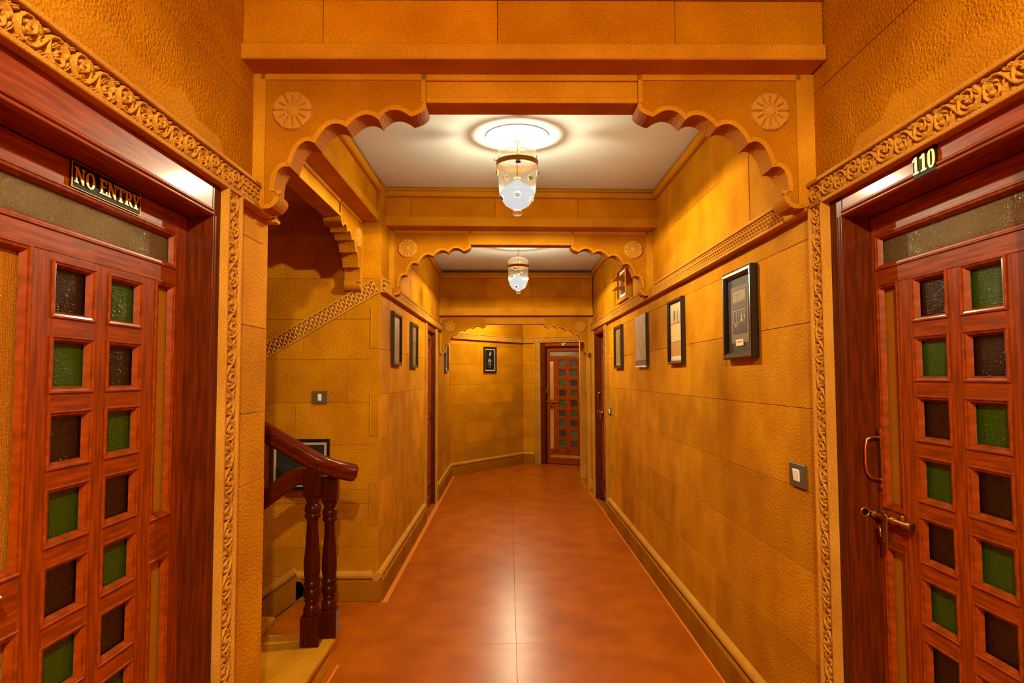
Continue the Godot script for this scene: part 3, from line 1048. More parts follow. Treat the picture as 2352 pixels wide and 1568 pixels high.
# bell-jar lamp hanging at local y = 0 (the ceiling)
func lamp(label: String, at: Vector3, drop: float, size: float, jewels: Array, energy: float, up := 0.24) -> Node3D:
	var o := node(self, "pendant_lamp", T(at))
	tag(o, label, "lamp", "", "bell-jar lamps along the corridor")
	var rose := G.new()
	rose.lathe([Vector2(0.18, 0.0), Vector2(0.18, -0.006), Vector2(0.165, -0.010), Vector2(0.155, -0.008), Vector2(0.147, -0.012), Vector2(0.10, -0.013), Vector2(0.0, -0.013)], 64)
	add(o, "ceiling_rose", rose, M.plaster)
	var can := G.new()
	can.lathe([Vector2(0.084, -0.012), Vector2(0.084, -0.016), Vector2(0.078, -0.0185), Vector2(0.034, -0.020), Vector2(0.033, -0.024), Vector2(0.0, -0.024)], 48)
	add(o, "canopy", can, M.plaster)
	var hk := G.new()
	var links := maxi(1, int(drop / 0.05))
	var y0 := -0.020
	var step := (drop - 0.020) / links
	for k in links:
		var ring: Array = []
		for q in 14:
			var a := TAU * q / 14.0
			var side := 0.008 * cos(a)
			ring.append(Vector3(side if k % 2 == 0 else 0.0, y0 - step * (k + 0.5) + (step * 0.56) * sin(a), 0.0 if k % 2 == 0 else side))
		hk.tube(ring, 0.0022, 6, true)
	hk.tube([Vector3(0.004, -0.02, 0.004), Vector3(0.012, -0.02 - drop * 0.4, 0.0), Vector3(-0.006, -drop * 0.8, 0.004), Vector3(0.002, -drop, 0.0)], 0.002, 6)
	add(o, "hook", hk, M.brass)
	# everything below hangs from local (0, -drop)
	var b := node(o, "body", Transform3D(Basis().scaled(Vector3.ONE * size), Vector3(0, -drop, 0)))
	var lid := G.new()
	lid.lathe([Vector2(0.116, -0.070), Vector2(0.118, -0.062), Vector2(0.108, -0.042), Vector2(0.085, -0.024), Vector2(0.055, -0.012), Vector2(0.028, -0.007), Vector2(0.016, 0.0), Vector2(0.0, 0.003)], 48)
	lid.lathe([Vector2(0.098, -0.092), Vector2(0.104, -0.080), Vector2(0.116, -0.070)], 48)
	add(b, "lid", lid, M.lid)
	var rod := G.new()
	rod.tube([Vector3(0, 0.004, 0), Vector3(0, -0.20, 0)], 0.0035, 8)
	rod.xf = Transform3D(Basis(), Vector3(0, -0.20, 0))
	rod.lathe([Vector2(0.0, 0.012), Vector2(0.010, 0.010), Vector2(0.012, -0.008), Vector2(0.0, -0.010)], 16)
	rod.lathe([Vector2(0.006, 0.008), Vector2(0.019, 0.006), Vector2(0.021, 0.004), Vector2(0.019, 0.003), Vector2(0.006, 0.003)], 24)
	add(b, "stem", rod, M.brass)
	var jar := G.new()
	jar.lathe([Vector2(0.0, -0.414), Vector2(0.020, -0.412), Vector2(0.028, -0.404), Vector2(0.029, -0.396), Vector2(0.024, -0.386), Vector2(0.021, -0.380), Vector2(0.036, -0.372), Vector2(0.066, -0.354), Vector2(0.092, -0.318), Vector2(0.104, -0.276), Vector2(0.1105, -0.20), Vector2(0.113, -0.125), Vector2(0.119, -0.095), Vector2(0.1215, -0.082)], 56)
	add(b, "bell_jar", jar, M.bell)
	var band := G.new()
	band.lathe([Vector2(0.1145, -0.128), Vector2(0.1185, -0.128), Vector2(0.121, -0.100), Vector2(0.117, -0.100)], 56)
	add(b, "band", band, M.brass_dull)
	# frosted glow of the bulb in the lower bowl
	var glow := G.new()
	glow.lathe([Vector2(0.0, -0.376), Vector2(0.034, -0.369), Vector2(0.063, -0.351), Vector2(0.089, -0.316), Vector2(0.101, -0.289), Vector2(0.094, -0.270), Vector2(0.080, -0.257), Vector2(0.064, -0.246), Vector2(0.043, -0.234), Vector2(0.022, -0.216), Vector2(0.010, -0.205), Vector2(0.0, -0.199)], 48)
	add(b, "bulb", glow, M.glow)
	var ch := G.new()
	for k in 3:
		var a := deg_to_rad(40.0 + 120.0 * k)
		var p0 := Vector3(cos(a) * 0.02, -0.022, sin(a) * 0.02)
		var p1 := Vector3(cos(a) * 0.122, -0.106, sin(a) * 0.122)
		for q in 9:
			var c := p0.lerp(p1, (q + 0.5) / 9.0) + Vector3(0, 0.02 * sin(PI * (q + 0.5) / 9.0), 0)
			var along := (p1 - p0).normalized()
			var side := along.cross(Vector3.UP).normalized() if q % 2 == 0 else along.cross(along.cross(Vector3.UP)).normalized()
			var ring: Array = []
			for s in 10:
				ring.append(c + along * 0.009 * cos(TAU * s / 10.0) + side * 0.0042 * sin(TAU * s / 10.0))
			ch.tube(ring, 0.0011, 5, true)
		ch.tube([p1, p1 + Vector3(cos(a) * 0.014, -0.004, sin(a) * 0.014), p1 + Vector3(cos(a) * 0.018, 0.010, sin(a) * 0.018)], 0.0022, 6)
	add(b, "chain", ch, M.brass)
	for j in jewels: # [angle in degrees (90 faces the camera), y, radius, slope, colour]
		jewel(b, deg_to_rad(j[0]), j[1], j[2], j[3], j[4])
	var li := OmniLight3D.new()
	li.name = "bulb_light"
	li.light_color = Color(1.0, 0.94, 0.76)
	li.light_energy = energy * up
	li.light_size = 0.03
	li.omni_range = 30.0
	li.omni_attenuation = 2.0
	li.shadow_enabled = true
	li.position = Vector3(0, -0.225, 0)
	b.add_child(li, true)
	# the lid and holder shade the bulb: most of its light leaves sideways and down
	var sp := SpotLight3D.new()
	sp.name = "bulb_light"
	sp.light_color = li.light_color
	sp.light_energy = energy * (1.2 - up)
	sp.light_size = 0.02
	sp.spot_range = 30.0
	sp.spot_attenuation = 2.0
	sp.spot_angle = 89.0
	sp.spot_angle_attenuation = 0.10
	sp.shadow_enabled = true
	sp.transform = Transform3D(Basis(Vector3.RIGHT, -PI / 2), li.position)
	b.add_child(sp, true)
	return o


# ---------------------------------------------------------------- the scene
func _ready() -> void:
	var cam := Camera3D.new()
	cam.name = "camera"
	add_child(cam)
	cam.fov = rad_to_deg(2.0 * atan(784.0 / F_PX))
	cam.near = 0.05
	cam.far = 60.0
	var pitch := atan(81.0 / F_PX)
	var yaw := atan(8.5 / F_PX * cos(pitch))
	cam.transform = Transform3D(Basis(Vector3.UP, -yaw) * Basis(Vector3.RIGHT, pitch) * Basis(Vector3.BACK, -0.003), Vector3(0, 1.5, 0))
	cam.current = true
	var we := WorldEnvironment.new()
	we.name = "world"
	var env := Environment.new()
	env.background_mode = Environment.BG_COLOR
	env.background_color = Color.BLACK
	env.tonemap_mode = Environment.TONE_MAPPER_LINEAR
	env.tonemap_exposure = 1.0
	env.sdfgi_enabled = true
	env.ssao_enabled = true
	env.ssil_enabled = true
	we.environment = env
	add_child(we)
	make_materials()
	build_floor_and_ceiling()
	build_right_wall()
	build_left_wall()
	build_stair_alcove()
	build_end()
	build_arches()
	build_trims()
	build_doors()
	build_lamps()
	build_pictures()
	build_small()
	build_stairs()


func build_floor_and_ceiling() -> void:
	var fl := node(self, "floor")
	tag(fl, "polished orange brown stone floor slabs running down the corridor", "floor", "structure")
	var base := G.new()
	base.range_box(P(-0.95, -0.15, 12.2), P(2.6, -0.02, -1.6))
	add(fl, "floor_core", base, M.joint)
	var xs := [-0.93, 0.04, 1.12]
	var ds := [-1.6, -0.43, 0.97, 2.37, 3.766, 5.165, 6.568, 7.97, 9.37, 10.77, 12.2]
	for i in ds.size() - 1:
		var cols := xs if ds[i] < 8.0 else [-0.93, 0.04, 1.12, 2.5]
		for k in cols.size() - 1:
			var g := G.new()
			g.range_box(P(cols[k] + 0.0006, -0.03, ds[i + 1] - 0.0006), P(cols[k + 1] - 0.0006, 0.0, ds[i] + 0.0006), 0.0006)
			add(fl, "floor_slab", g, M.floor)
	var al := G.new()
	al.range_box(P(-1.43, -0.15, 4.55), P(-0.9306, 0.0, 3.40), 0.001)
	add(fl, "floor_slab", al, M.floor)
	for e in [[1.05, 1.064, -1.0, 9.6], [-0.862, -0.815, 4.45, 10.0], [-0.90, -0.888, 2.44, 3.5]]:
		var g := G.new()
		g.range_box(P(e[0], -0.01, e[3]), P(e[1], 0.0015, e[2]), 0.0005)
		add(fl, "edging", g, M.edging)
	var c1 := G.new()
	c1.range_box(P(-1.0, 2.88, 12.2), P(2.6, 3.0, -1.6))
	tag(add(self, "ceiling", c1, M.plaster), "pale plaster ceiling above the beams and lamps", "ceiling", "structure")


func plinth(parent: Node, xf: Transform3D, length: float) -> void:
	# local x along, z out of the wall (0 = wall face)
	var n := maxi(1, roundi(length / 1.2))
	for k in n:
		var a := length * k / n
		var b := length * (k + 1) / n
		var g := G.new()
		g.range_box(Vector3(a + 0.0008, 0, -0.03), Vector3(b - 0.0008, 0.137, 0.038), 0.003)
		add(parent, "plinth_board", g, M.stone_plinth, xf)
		var prof: Array = [Vector2(-0.03, -0.028)]
		for q in 11:
			var an := -PI / 2 + PI * q / 10.0
			prof.append(Vector2(0.0 + 0.028 * cos(an), 0.028 * sin(an)))
		prof.append(Vector2(-0.03, 0.028))
		var t := G.new()
		t.sweep(prof, [Vector3(a + 0.0008, 0.165, 0), Vector3(b - 0.0008, 0.165, 0)])
		add(parent, "torus_molding", t, M.stone_carved, xf)


func build_right_wall() -> void:
	var w := node(self, "wall_right")
	tag(w, "right-hand corridor wall of rough orange sandstone blocks", "wall", "structure")
	var X := 1.10
	# above the frieze, bay by bay
	blocks(w, right_at(X, 0, 2.35), 3.9, ROWS_HIGH, 1, {0: [0.305, 1.2, 2.2, 3.1], 1: [0.12, 0.72, 1.6, 2.6]})
	blocks(w, right_at(X, 0, 4.85), 2.5, ROWS_HIGH, 2, {0: [0.65, 1.50, 1.92], 1: [0.5, 1.33, 2.1]})
	blocks(w, right_at(X, 0, 8.45), 3.6, ROWS_HIGH, 3)
	# below the frieze
	blocks(w, right_at(X, 0, 7.16), 4.89, ROWS_LOW, 4, {}, 0.5, 1.0)
	blocks(w, right_at(X, 0, 8.86), 0.56, ROWS_LOW, 5)
	blocks(w, right_at(X, 0, 10.06), 0.36, ROWS_LOW + ROWS_HIGH, 6)
	blocks(w, right_at(X, 0, 1.15), 2.7, ROWS_LOW, 7)
	blocks(w, right_at(X, 0, 9.7), 1.25, ROWS_HIGH, 8)
	for c in [[2.18, 7.22], [8.29, 8.82], [9.62, 10.06], [-1.6, 1.20]]:
		core(w, Transform3D(), P(X + 0.045, 0, c[1]), P(X + 0.25, 2.95, c[0]))
	core(w, Transform3D(), P(X + 0.045, 2.10, 10.06), P(X + 0.25, 2.95, -1.6))
	var b := node(self, "baseboard_right")
	tag(b, "moulded sandstone baseboard along the right wall under the pictures", "baseboard", "structure")
	plinth(b, right_at(1.0985, 0, 7.14), 4.86)
	plinth(b, right_at(1.0985, 0, 1.1), 2.5)


func build_left_wall() -> void:
	var w := node(self, "wall_left")
	tag(w, "left-hand corridor wall of rough orange sandstone blocks beyond the stair opening", "wall", "structure")
	var X := -0.885
	blocks(w, left_at(X, 0, 4.5), 2.42, ROWS_LOW, 11, {}, 0.35, 0.8)
	blocks(w, left_at(X, 0, 4.5), 4.0, ROWS_HIGH, 12)
	blocks(w, left_at(X, 0, 7.98), 2.0, ROWS_LOW, 13, {}, 0.4, 0.9)
	blocks(w, left_at(X, 0, 8.5), 1.5, ROWS_HIGH, 14)
	core(w, Transform3D(), P(X - 0.25, 0, 6.95), P(X - 0.045, 2.95, 4.56))
	core(w, Transform3D(), P(X - 0.25, 0, 10.1), P(X - 0.045, 2.95, 7.95))
	core(w, Transform3D(), P(X - 0.25, 2.1, 8.0), P(X - 0.045, 2.95, 6.9))
	var n := node(self, "wall_left")
	tag(n, "near left wall and pillar of sandstone blocks around the no-entry door", "wall", "structure")
	var Y := -0.905
	blocks(n, left_at(Y, 0, 2.10), 0.345, [[0.0, 0.17], [0.17, 0.42], [0.42, 0.80], [0.80, 1.13], [1.13, 1.375], [1.375, 1.68], [1.68, 1.99], [1.99, 2.15]], 15, {0: [], 1: [], 2: [], 3: [], 4: [], 5: [], 6: [], 7: []})
	blocks(n, left_at(Y, 0, -1.6), 4.05, [[2.15, 2.48], [2.48, 2.9]], 16, {0: [1.1, 2.3], 1: [0.8, 1.9, 3.0]})
	blocks(n, left_at(Y, 0, -1.6), 2.6, ROWS_LOW, 17)
	core(n, Transform3D(), P(Y - 0.25, 0, 2.44), P(Y - 0.045, 2.95, 2.13))
	core(n, Transform3D(), P(Y - 0.25, 0, 1.02), P(Y - 0.045, 2.95, -1.6))
	core(n, Transform3D(), P(Y - 0.25, 2.1, 2.44), P(Y - 0.045, 2.95, -1.6))
	# pillar's end towards the stairs
	blocks(n, T(P(Y - 0.25, 0, 2.44), 180.0).translated_local(Vector3(-0.25, 0, 0)), 0.25, [[0.0, 0.42], [0.42, 0.80], [0.80, 1.13], [1.13, 1.68], [1.68, 2.10]], 18, {0: [], 1: [], 2: [], 3: [], 4: []})
	var b := node(self, "baseboard_left")
	tag(b, "moulded sandstone baseboard along the far left wall past the stairs", "baseboard", "structure")
	plinth(b, left_at(X - 0.001, 0, 4.47), 2.40)
	plinth(b, left_at(X - 0.001, 0, 8.03), 1.97)
	var bw := G.new()
	bw.range_box(P(-1.2, 0, -1.5), P(1.4, 3.0, -1.7))
	tag(add(self, "wall_back", bw, M.stone[0]), "sandstone wall closing the corridor behind the camera", "wall", "structure")


func build_stair_alcove() -> void:
	var w := node(self, "wall_stairs")
	tag(w, "sandstone block wall facing the camera behind the stair railing", "wall", "structure")
	var rows := [[-0.9, -0.5], [-0.5, -0.15], [-0.15, 0.153], [0.153, 0.347], [0.347, 0.641], [0.641, 0.736], [0.736, 1.038], [1.038, 1.326], [1.326, 1.624], [1.624, 1.90], [1.90, 2.182], [2.182, 2.50], [2.50, 2.95]]
	blocks(w, T(P(-2.75, 0, 4.5)), 1.865, rows, 21, {6: [0.75, 1.50], 7: [0.9, 1.29], 8: [0.6, 1.64], 9: [1.34], 10: [0.7, 1.62], 5: [1.1], 4: [0.9, 1.5], 3: [0.5, 1.37], 2: [0.8]})
	core(w, Transform3D(), P(-2.75, -0.9, 4.75), P(-0.89, 2.95, 4.545))
	for q in [[1.70, 1.98], [1.10, 1.395], [0.50, 0.79]]:
		var mg := G.new()
		mg.range_box(P(-0.942, q[0], 4.51), P(-0.889, q[1], 4.4965), 0.001)
		add(w, "margin_strip", mg, M.stone[3])
		var rg := G.new()
		rg.range_box(P(-0.950, q[0], 4.51), P(-0.942, q[1], 4.494), 0.0015)
		add(w, "margin_ridge", rg, M.stone_smooth)
	for s in [[-2.95, -2.75, 2.4, 4.75], [-2.75, -1.16, 2.3, 2.44]]:
		var g := G.new()
		g.range_box(P(s[0], -0.9, s[3]), P(s[1], 2.95, s[2]))
		add(w, "side_wall", g, M.stone[1])
	var c := G.new()
	c.range_box(P(-2.9, 2.66, 4.6), P(-1.09, 2.9, 2.4))
	tag(add(self, "ceiling", c, M.stone[1]), "dark stone soffit above the stair opening on the left", "ceiling", "structure")
	var b := node(self, "baseboard_stairs")
	tag(b, "stone baseboard running along the stair wall and down the lower flight", "baseboard", "structure")
	plinth(b, T(P(-1.43, 0, 4.5)), 0.575)
	var sl := Transform3D(Basis(Vector3.BACK, deg_to_rad(36.0)), P(-1.43, 0.0, 4.5)) * Transform3D(Basis(), Vector3(-1.2, 0.0, 0))
	plinth(b, sl, 1.31)


func build_end() -> void:
	var A := T(P(-0.885, 0, 9.98), 52.9)
	var w := node(self, "wall_end")
	tag(w, "slanted sandstone end wall with the dancer picture", "wall", "structure")
	blocks(w, A, 1.892, ROWS_LOW + ROWS_HIGH, 31, {}, 0.4, 0.8)
	core(w, A, Vector3(-0.1, 0, -0.3), Vector3(1.95, 2.95, -0.045))
	var Bx := T(P(0.255, 0, 11.49), -26.0)
	var w2 := node(self, "wall_end")
	tag(w2, "sandstone end wall around the carved door 107", "wall", "structure")
	blocks(w2, Bx, 0.30, ROWS_LOW, 32, {0: [], 1: [], 2: [], 3: [], 4: [], 5: [], 6: []})
	blocks(w2, Bx, 2.4, ROWS_HIGH, 33)
	blocks(w2, Bx.translated_local(Vector3(1.30, 0, 0)), 1.1, ROWS_LOW, 34)
	core(w2, Bx, Vector3(-0.2, 0, -0.3), Vector3(0.34, 2.95, -0.045))
	core(w2, Bx, Vector3(1.29, 0, -0.3), Vector3(2.4, 2.95, -0.045))
	core(w2, Bx, Vector3(0.2, 2.1, -0.3), Vector3(1.4, 2.95, -0.045))
	var g := G.new()
	g.range_box(P(1.12, 0, 10.06), P(2.6, 2.95, 9.95))
	g.range_box(P(2.4, 0, 12.0), P(2.6, 2.95, 9.95))
	tag(add(self, "wall_return", g, M.stone[2]), "sandstone return wall hidden beside the far door", "wall", "structure")
	var b := node(self, "baseboard_end")
	tag(b, "stone baseboard along the slanted end wall below the dancer picture", "baseboard", "structure")
	plinth(b, A.translated_local(Vector3(0.0, 0, 0)), 1.87)
	plinth(b, Bx.translated_local(Vector3(0.02, 0, 0)), 0.205)


func build_arches() -> void:
	arch("scalloped_arch", "nearest scalloped sandstone arch with two carved rosettes across the corridor", T(P(0.0875, 0, 2.285), 0.3), 0.9675, 2.583, 0.112, 0.056, [[2.639, 2.80]], {0: [0.285, 0.885, 1.50]}, 1.0075, 51)
	arch("scalloped_arch", "second scalloped sandstone arch, between the two hanging lamps", T(P(0.10, 0, 4.87), 2.3), 0.9675, 2.596, 0.15, 0.07, [[2.666, 2.81]], {0: [0.185, 0.80, 1.41]}, 1.0, 52)
	arch("scalloped_arch", "farthest and lowest scalloped arch, framing the end wall and door", T(P(0.09, 0, 8.47), 1.0), 0.9675, 2.288, 0.11, 0.103, [[2.391, 2.521], [2.521, 2.77]], {0: [0.15, 0.74, 1.33], 1: [0.62, 1.2, 1.84]}, 1.0, 53)
	arch("scalloped_arch", "scalloped side arch over the stair opening on the left", T(P(-1.01, 0, 3.47), 90.0), 1.03, 2.58, 0.115, 0.058, [[2.638, 2.80]], {0: [0.6, 1.4]}, 1.02, 54)


func build_trims() -> void:
	# carved surround of the near right door: upright and head strips
	var r := node(self, "trim_1")
	tag(r, "carved leaf-scroll stone surround of the wooden door 110", "door surround", "structure")
	carved_strip(r, right_at(1.10, 2.087, 2.28), 1.68, 0.094, 0.040, 0.05, "vine", 0.16, 0.0022)
	carved_strip(r, right_at(1.10, 0.0, 2.178) * Transform3D(Basis(Vector3.BACK, PI / 2), Vector3.ZERO), 2.10, 0.10, 0.040, 0.05, "vine", 0.16, 0.0022, 0.011)
	# near left door
	var l := node(self, "trim_2")
	tag(l, "carved leaf-scroll stone surround of the no-entry door", "door surround", "structure")
	carved_strip(l, left_at(-0.905, 2.087, 0.75), 1.365, 0.094, 0.040, -0.012, "vine", 0.16, 0.0022)
	carved_strip(l, left_at(-0.905, 0.0, 2.115) * Transform3D(Basis(Vector3.BACK, PI / 2), Vector3.ZERO), 2.10, 0.112, 0.040, -0.012, "vine", 0.16, 0.0022, 0.012)
	# friezes
	var f := node(self, "trim_3")
	tag(f, "carved lattice frieze along the right wall above the pictures", "frieze", "structure")
	carved_strip(f, right_at(1.10, 2.087, 4.74), 2.26, 0.092, 0.040, 0.02, "lattice", 0.033, 0.0033)
	carved_strip(f, right_at(1.10, 2.087, 7.26), 2.34, 0.092, 0.040, 0.02, "lattice", 0.033, 0.0041)
	carved_strip(f, right_at(1.10, 2.087, 8.42), 1.155, 0.092, 0.040, 0.02, "vine", 0.16, 0.006)
	for d in [2.48, 4.92]:
		var g := G.new()
		g.range_box(P(1.12, 2.087, d), P(1.06, 2.16, d - 0.185), 0.006)
		add(f, "impost_block", g, M.stone_smooth)
	var fl := node(self, "trim_4")
	tag(fl, "carved lattice frieze along the far left wall above the two narrow pictures", "frieze", "structure")
	carved_strip(fl, left_at(-0.885, 2.087, 5.0), 1.96, 0.092, 0.040, 0.02, "lattice", 0.033, 0.0041)
	carved_strip(fl, left_at(-0.885, 2.087, 6.97), 1.45, 0.092, 0.040, 0.02, "vine", 0.16, 0.006)
	carved_strip(fl, left_at(-0.885, 2.087, 4.505), 0.17, 0.094, 0.040, 0.02, "lattice", 0.033, 0.0041)
	var ib := G.new()
	ib.range_box(P(-0.92, 2.087, 5.0), P(-0.848, 2.16, 4.68), 0.006)
	add(fl, "impost_block", ib, M.stone_smooth)
	# pillar between the no-entry door and the stairs
	var pf := node(self, "trim_5")
	tag(pf, "short carved frieze and corbel on the left pillar under the nearest arch", "frieze", "structure")
	carved_strip(pf, left_at(-0.905, 2.087, 2.117), 0.15, 0.094, 0.040, 0.02, "lattice", 0.033, 0.003)
	carved_strip(pf, left_at(-0.905, 2.075, 2.395), 0.05, 0.084, 0.045, 0.02, "lattice", 0.03, 0.003)
	var cb := G.new()
	cb.range_box(P(-0.93, 2.085, 2.395), P(-0.866, 2.145, 2.267), 0.008)
	add(pf, "corbel", cb, M.stone_smooth)
	# sloping frieze on the stair wall
	var sf := node(self, "trim_6")
	tag(sf, "carved frieze sloping up across the stair wall", "frieze", "structure")
	var ang := atan2(2.09 - 1.629, 1.658 - 0.878)
	var dir := Transform3D(Basis(Vector3.BACK, ang), P(-0.885, 2.085, 4.5))
	carved_strip(sf, dir * Transform3D(Basis(), Vector3(-1.9, 0, 0)), 1.9, 0.105, 0.022, 0.01, "lattice", 0.040, 0.0036, 0.012)
	# end walls
	var e := node(self, "trim_7")
	tag(e, "carved frieze along the slanted end wall above the dancer picture", "frieze", "structure")
	carved_strip(e, T(P(-0.885, 2.087, 9.98), 52.9), 1.875, 0.094, 0.040, 0.02, "lattice", 0.045, 0.0055)
	var Bx := T(P(0.255, 0, 11.49), -26.0)
	carved_strip(e, Bx.translated_local(Vector3(0.02, 2.087, 0)), 0.215, 0.094, 0.040, 0.02, "lattice", 0.045, 0.0055)
	var ed := node(self, "trim_8")
	tag(ed, "carved leaf-scroll stone surround of the far door 107", "door surround", "structure")
	carved_strip(ed, Bx.translated_local(Vector3(0.238, 2.087, 0)), 1.2, 0.10, 0.045, 0.05, "vine", 0.16, 0.006)
	carved_strip(ed, Bx.translated_local(Vector3(0.346, 0, 0)) * Transform3D(Basis(Vector3.BACK, PI / 2), Vector3.ZERO), 2.10, 0.108, 0.045, 0.05, "vine", 0.16, 0.006)
	# door surrounds between the second and third arches
	var s1 := node(self, "trim_9")
	tag(s1, "carved stone surround of the far right door before the third arch", "door surround", "structure")
	carved_strip(s1, right_at(1.10, 0.0, 7.24) * Transform3D(Basis(Vector3.BACK, PI / 2), Vector3.ZERO), 2.10, 0.11, 0.026, 0.05, "vine", 0.16, 0.006)
	carved_strip(s1, right_at(1.10, 0.0, 8.28) * Transform3D(Basis(Vector3.BACK, PI / 2), Vector3.ZERO), 2.10, 0.11, 0.026, 0.05, "vine", 0.16, 0.006)
	var s2 := node(self, "trim_10")
	tag(s2, "carved stone surround of the far left door before the third arch", "door surround", "structure")
	carved_strip(s2, left_at(-0.885, 0.0, 7.02) * Transform3D(Basis(Vector3.BACK, PI / 2), Vector3.ZERO), 2.10, 0.11, 0.018, 0.05, "vine", 0.16, 0.006)
	carved_strip(s2, left_at(-0.885, 0.0, 7.96) * Transform3D(Basis(Vector3.BACK, PI / 2), Vector3.ZERO), 2.10, 0.11, 0.026, 0.05, "vine", 0.16, 0.006)
	var s3 := node(self, "trim_11")
	tag(s3, "plain stone surround of the last right door beyond the third arch", "door surround", "structure")
	for d in [8.76, 9.62]:
		var g := G.new()
		g.range_box(P(1.16, 0, d + 0.10), P(1.055, 2.09, d), 0.004)
		add(s3, "upright", g, M.stone_carved)
	var hh := G.new()
	hh.range_box(P(1.16, 2.087, 10.0), P(1.055, 2.18, 8.6), 0.004)
	add(s3, "head", hh, M.stone_carved)
	# ceiling cornices of the two lamp bays
	var k := 0
	for c in [[2.40, 4.72, "first"], [4.98, 8.36, "second"]]:
		var t := node(self, "trim_%d" % (12 + k))
		tag(t, "moulded stone cornice under the ceiling around the %s lamp" % ["nearer", "farther"][k], "cornice", "structure")
		var g := G.new()
		g.sweep(cornice_profile(), [P(1.10, 2.81, c[1]), P(1.10, 2.81, c[0])])
		add(t, "molding", g, M.stone_smooth)
		var h := G.new()
		h.sweep(cornice_profile(), [P(-0.885, 2.81, c[0]), P(-0.885, 2.81, c[1])])
		if k == 1:
			add(t, "molding", h, M.stone_smooth)
		k += 1


func build_doors() -> void:
	door("door_1", "near right varnished wooden door 110 with green and brown glass squares", right_at(1.18, 0, 1.713), 0.090, false, 1.787)
	door("door_2", "near left varnished wooden no-entry door with green and brown glass squares", left_at(-0.965, 0, 1.549), 0.075, false, 1.769, 0.155, 0.937, 0.400, 1.985)
	var Bx := T(P(0.255, 0, 11.49), -26.0)
	door("door_3", "far wooden door 107 with green glass squares in the end wall", Bx.translated_local(Vector3(0.815, 0, -0.07)), 0.075, true, 1.80)
	door("door_4", "far right wooden door between the second and third arches", right_at(1.16, 0, 7.744), 0.078, false, 1.787)
	door("door_5", "far left wooden door between the second and third arches", left_at(-0.925, 0, 7.45), 0.045, true, 1.787)
	door("door_6", "last wooden door on the right beyond the third arch", right_at(1.18, 0, 9.24), 0.090, true, 1.787)


func build_lamps() -> void:
	var j1 := [[88.0, -0.137, 0.114, 0.0, "blue"], [128.0, -0.222, 0.111, -0.05, "crystal"], [50.0, -0.222, 0.111, -0.05, "green"], [90.0, -0.318, 0.092, -0.5, "sky"], [176.0, -0.165, 0.113, 0.0, "green"], [4.0, -0.17, 0.113, 0.0, "teal"], [160.0, -0.318, 0.093, -0.5, "blue"], [22.0, -0.330, 0.088, -0.55, "crystal"], [272.0, -0.20, 0.112, 0.0, "crystal"], [310.0, -0.28, 0.104, -0.3, "green"], [230.0, -0.28, 0.104, -0.3, "blue"]]
	lamp("nearer jewelled glass bell-jar lamp hanging from the first bay's ceiling", P(0.054, 2.88, 3.68), 0.05, 1.0, j1, LAMP_ENERGY)
	var j2 := [[108.0, -0.150, 0.114, 0.0, "green"], [62.0, -0.255, 0.108, -0.1, "crystal"], [70.0, -0.18, 0.112, 0.0, "sky"], [104.0, -0.345, 0.078, -0.7, "blue"], [172.0, -0.25, 0.107, -0.1, "teal"], [30.0, -0.345, 0.078, -0.7, "crystal"], [8.0, -0.25, 0.107, -0.1, "crystal"], [140.0, -0.2, 0.111, 0.0, "crystal"], [250.0, -0.2, 0.111, 0.0, "green"]]
	lamp("farther jewelled glass bell-jar lamp hanging beyond the second arch", P(0.105, 2.88, 6.75), 0.13, 0.94, j2, LAMP_ENERGY)
	lamp("glass bell-jar lamp above the corridor's end, hidden by the third arch", P(0.08, 2.88, 10.0), 0.10, 0.94, j2, LAMP_ENERGY * 0.8)
	lamp("glass bell-jar lamp of the nearest bay, above the camera", P(0.08, 2.88, -0.5), 0.05, 1.0, j1, LAMP_ENERGY * 2.8, 0.6)


